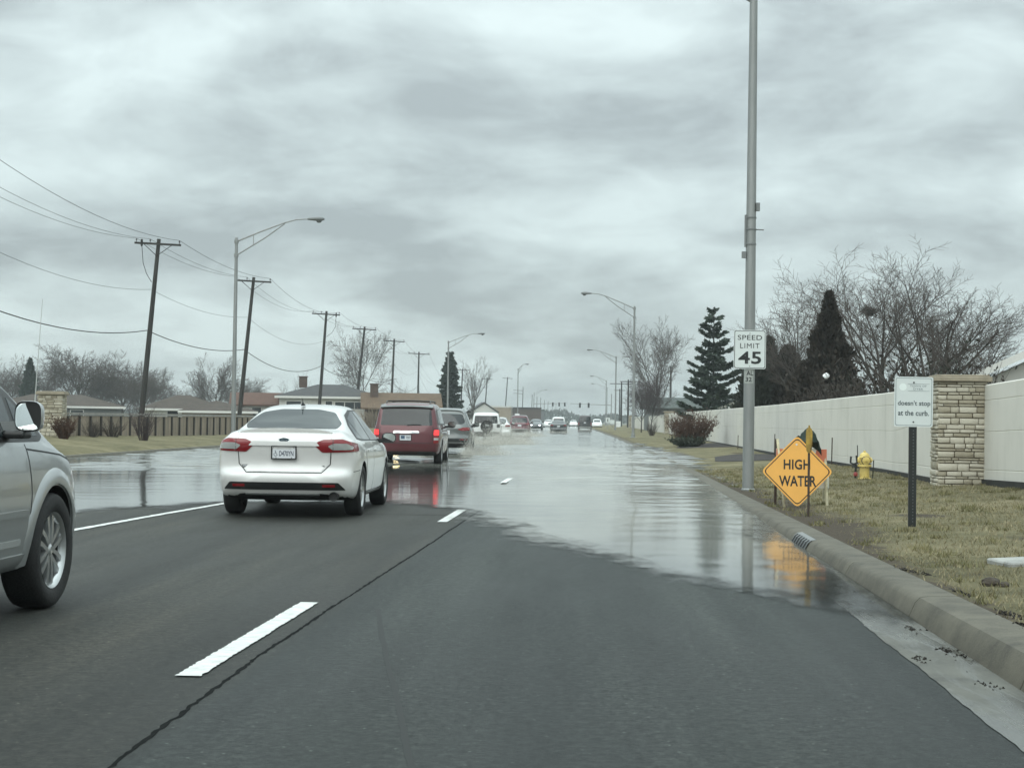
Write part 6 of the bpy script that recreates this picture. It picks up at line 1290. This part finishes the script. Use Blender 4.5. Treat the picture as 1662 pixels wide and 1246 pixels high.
# storm drain grille let into the kerb face
DM = 17.85; t = thing('storm_drain', 'black barred storm drain in the kerb beside the amber reflection', 'storm drain', (2.17+float(rc(DM)), DM, 0), math.atan2(-(float(rc(DM+.6))-float(rc(DM-.6))), 1.2))
hk = float(kerb_h(DM)); m_ = MB(); m_.grid([[(-.012, y, .006), (.024, y, hk*.70), (.060, y, hk*.96), (.11, y, hk+.004)] for y in (-.62, .62)]); m_.build('frame', M_lhead, t)
m_ = MB()
for i in range(6): y = -.50+i*.2; m_.grid([[(-.0165, yy, .014), (.019, yy, hk*.70), (.052, yy, hk*.92)] for yy in (y-.052, y+.052)])
m_.build('slots', M_under, t)
def lawn_patch(name, poly, mt, off=.012, step=.35, seed=1, mtx=None):
    A = np.array(poly); lo, hi = A.min(0), A.max(0); P = rounded(poly, .6, 5); inner = []; g = random.Random(seed); P = [(x+g.uniform(-.06, .06), y+g.uniform(-.12, .12)) for x, y in P]
    for x in np.arange(lo[0], hi[0], step):
        for y in np.arange(lo[1], hi[1], step*1.6):
            ins = False
            for (x0, y0), (x1, y1) in zip(P, P[1:]+P[:1]):
                if (y0 > y) != (y1 > y) and x < (x1-x0)*(y-y0)/(y1-y0)+x0: ins = not ins
            if ins: inner.append((x, y))
    n = len(P); vs, es, fs, *_ = delaunay_2d_cdt([Vector(p) for p in P+inner], [(i, (i+1) % n) for i in range(n)], [], 1, 1e-4)
    m_ = MB(); m_.add([(p.x, p.y, lz(p.x, p.y)+off) for p in vs], [tuple(f) for f in fs]); return setting(m_.build(name, mt, None, True, 180))
lawn_patch('mulch_bed', [(4.3, 53), (6.9, 52), (6.95, 61), (5.9, 63), (4.9, 60)], mat('mulch', (.030, .024, .022), .95, var=.4, vscale=4, bump=.8, bscale=15), seed=2)
lawn_patch('mulch_bed', [(4.6, 78), (7.1, 76), (7.2, 88), (5.4, 88)], bpy.data.materials['mulch'], seed=3)
m_ = MB(); m_.box((0, 0, -.012), (.75, .50, .06)); o = m_.build('utility_cover', make_concrete('cover_concrete', (.30, .30, .28)), None); xq = pix(1690, 912, 14.).x; o.location = (xq, 14., lz(xq, 14.)+.02); o.rotation_euler = (0, R(-3), R(8)); tag(o, 'pale concrete utility cover lying in the grass at the right edge', 'utility cover'); bv = o.modifiers.new('b', 'BEVEL'); bv.width = .012
g_ = random.Random(5)
for px, py, Y, s_, lab in ((1607, 953, 12.3, .055, 'larger of the two dark soil clods on the grass near the right edge'), (1630, 957, 12.2, .032, 'smaller of the two dark soil clods on the grass near the right edge')):
    x = pix(px, py, Y).x; m_ = MB(); rows = []
    for i in range(7):
        ph = math.pi*i/6; rows.append([(s_*1.3*math.sin(ph)*math.cos(a)*g_.uniform(.8, 1.2), s_*math.sin(ph)*math.sin(a)*g_.uniform(.8, 1.2), -s_*.8*math.cos(ph)) for a in np.linspace(0, 2*math.pi, 11)[:-1]]); rows[-1].append(rows[-1][0])
    m_.grid(rows); o = m_.build('soil_clod', M_earth); o.location = (x, Y, lz(x, Y)+s_*.4); tag(o, lab, 'clod', 'soil clods')
for px, top, Y, xx, lab in ((1350, 710, 45.3, 6.86, 'thin stake by the wall just left of the hydrant'), (1254, 704, 59.5, 6.98, 'thin stake by the wall right of the speed limit pole'), (1196, 706, 71.5, 6.82, 'thin stake by the wall left of the speed limit pole')):
    z0 = lz(xx, Y); m_ = MB(); m_.tube([(0, 0, -.1), (.01, 0, pix(px, top, Y).z-z0)], .016, 6); o = m_.build('garden_stake', M_rust); o.location = (xx, Y, z0); tag(o, lab, 'stake', 'thin stakes along the wall')
# white bag caught in the juniper, lamp above the wall
c = pix(1341, 610, 64.9); m_ = MB(); rows = []
for i in range(8):
    ph = math.pi*i/7; rows.append([(.12*math.sin(ph)*math.cos(a)*(1+.3*math.sin(3*a+i)), .07*math.sin(ph)*math.sin(a), -.11*math.cos(ph)+.03*math.sin(2*a+i*.8)) for a in np.linspace(0, 2*math.pi, 15)])
m_.grid(rows); o = m_.build('plastic_bag', mat('white_plastic', (.75, .77, .77), .4), None, True); o.location = c; tag(o, 'white plastic bag caught low in the tall bronze juniper', 'bag')
c = pix(1185, 664, 104); t = thing('yard_lamp', 'white cup shaped lamp showing above the wall left of the speed limit pole', 'lamp', (c.x, 104, .2)); m_ = MB(); m_.tube([(0, 0, -.1), (0, 0, c.z-.3)], .035, 8); m_.build('post', M_lhead, t); m_ = MB(); m_.lathe([(.05, -.13), (.07, -.12), (.13, .10), (.15, .12), (.15, .15), (.001, .16)], 16, Matrix.Translation((0, 0, c.z-.2))); m_.build('shade', M_pbright, t, True, 40)
# mast behind the left pillar
a, b = pix(69, 485, 61.5), pix(57.5, 640, 61.5); d = (a-b)/(a.z-b.z); t0 = b-d*(b.z-.3); m_ = MB(); m_.tube([(0, 0, 0), d*(b.z-.3), a-t0], [.03, .022, .010], 6); o = m_.build('radio_mast', mat('mast_white', (.42, .44, .43), .5)); o.location = t0; tag(o, 'thin whitish radio mast rising behind the left stone pillar', 'mast')
# small roadside things far away on the right
def small_sign(px, Y, label, w=.61, h=.76, z=1.25):
    x = hx(px, Y); t = thing('road_sign', label, 'road sign', (x, Y, lz(x, Y)), 0, 'small far signs on the right verge'); m_ = MB(); m_.box((0, 0, .75), (.06, .06, 1.6)); m_.build('post', M_alum, t); m_ = MB(); m_.box((0, -.04, z), (w, .015, h)); o = m_.build('plate', M_signw, t); return o
o = small_sign(986.5, 235, 'small white far sign with dark numeral, left one of the verge signs'); k = MB(); k.box((0, -.05, 1.25), (.12, .004, .42)); k.build('numeral', M_black, o)
small_sign(994, 262, 'plain white far sign right of the numbered one', .7, .6, .95)
t = thing('utility_cabinet', 'white utility box on the verge beyond the far signs', 'utility box', (hx(1003, 285), 285, .12)); m_ = MB(); m_.box((0, 0, .6), (.95, .6, 1.25)); m_.build('body', M_signw, t); m_ = MB(); m_.box((0, -.31, .6), (.8, .03, 1.05)); m_.build('door', M_pbright, t)

# ------------------------------------------------------------------ spray thrown up by the wheels
M_spray = mat('spray_drops', (.50, .49, .45), .35, spec=.3)
def spray(label, plumes, n, seed, size=(.006, .016)):
    g = np.random.default_rng(seed); P = []
    for (x, y, ln_, wd, ht, wgt) in plumes:
        k = int(n*wgt); f = g.random(k)**.8; a = g.normal(0, 1, k); zz = g.exponential(.33, k)
        P.append(np.stack([x+a*wd*(.3+.7*f), y-ln_*f+g.normal(0, .2, k), np.minimum(zz, 2.)*ht*(.35+1.0*np.sin(np.pi*np.minimum(1, f*1.05))**.7)+.02], 1))
    P = np.concatenate(P); k = len(P); s = g.uniform(*size, k)[:, None, None]; T = g.normal(0, 1, (k, 3, 3)); T /= np.linalg.norm(T, axis=2)[:, :, None]
    v = (P[:, None, :]+T*s).reshape(-1, 3); o = raw_mesh('spray', v, np.arange(3*k).reshape(-1, 3), M_spray); tag(o, label, 'spray', kind='stuff')
spray('low muddy spray behind the pale grey crossover', [(-4.0, 61.2, 2.2, .16, .5, .5), (-3.75, 63.4, 2.5, .2, .35, .3), (-5.7, 61., 2., .2, .35, .2), (-3.2, 63, 4., .5, .38, .5)], 20000, 1, (.008, .018))
spray('wide muddy spray behind the white off roader', [(-4.5, 93, 7, .65, .75, .36), (-6.0, 93, 7, .6, .6, .24), (-3.5, 95, 8, .75, .55, .26), (-3.9, 99, 9, .8, .6, .14)], 75000, 2, (.010, .026))
spray('spray streaming from the wine red crossover', [(-4.2, 139, 6, .4, .55, .4), (-5.8, 139, 6, .4, .5, .3), (-3.6, 141, 7, .6, .4, .3)], 16000, 3, (.012, .03))
spray('mist hanging behind the dark sedan and the van', [(-1.5, 178, 8, .5, .5, .25), (-2.9, 178, 8, .5, .5, .25), (.2, 236, 9, .55, .6, .25), (1.5, 236, 9, .55, .6, .25)], 5000, 4, (.014, .035))

# ------------------------------------------------------------------ damp winter air
m_ = MB(); m_.box((-100, 560, 14), (3000, 1250, 32)); hz_ = m_.build('haze', None)
k = bpy.data.materials.new('damp_air'); k.use_nodes = True; k.node_tree.nodes.clear(); o_ = k.node_tree.nodes.new('ShaderNodeOutputMaterial'); v_ = k.node_tree.nodes.new('ShaderNodeVolumePrincipled')
v_.inputs['Color'].default_value = (.86, .93, .94, 1); v_.inputs['Density'].default_value = .00042; v_.inputs['Anisotropy'].default_value = .1
k.node_tree.links.new(v_.outputs[0], o_.inputs['Volume']); hz_.data.materials.clear(); hz_.data.materials.append(k); hz_['kind'] = 'stuff'; hz_['label'] = 'thin damp haze over the road'; hz_['category'] = 'haze'
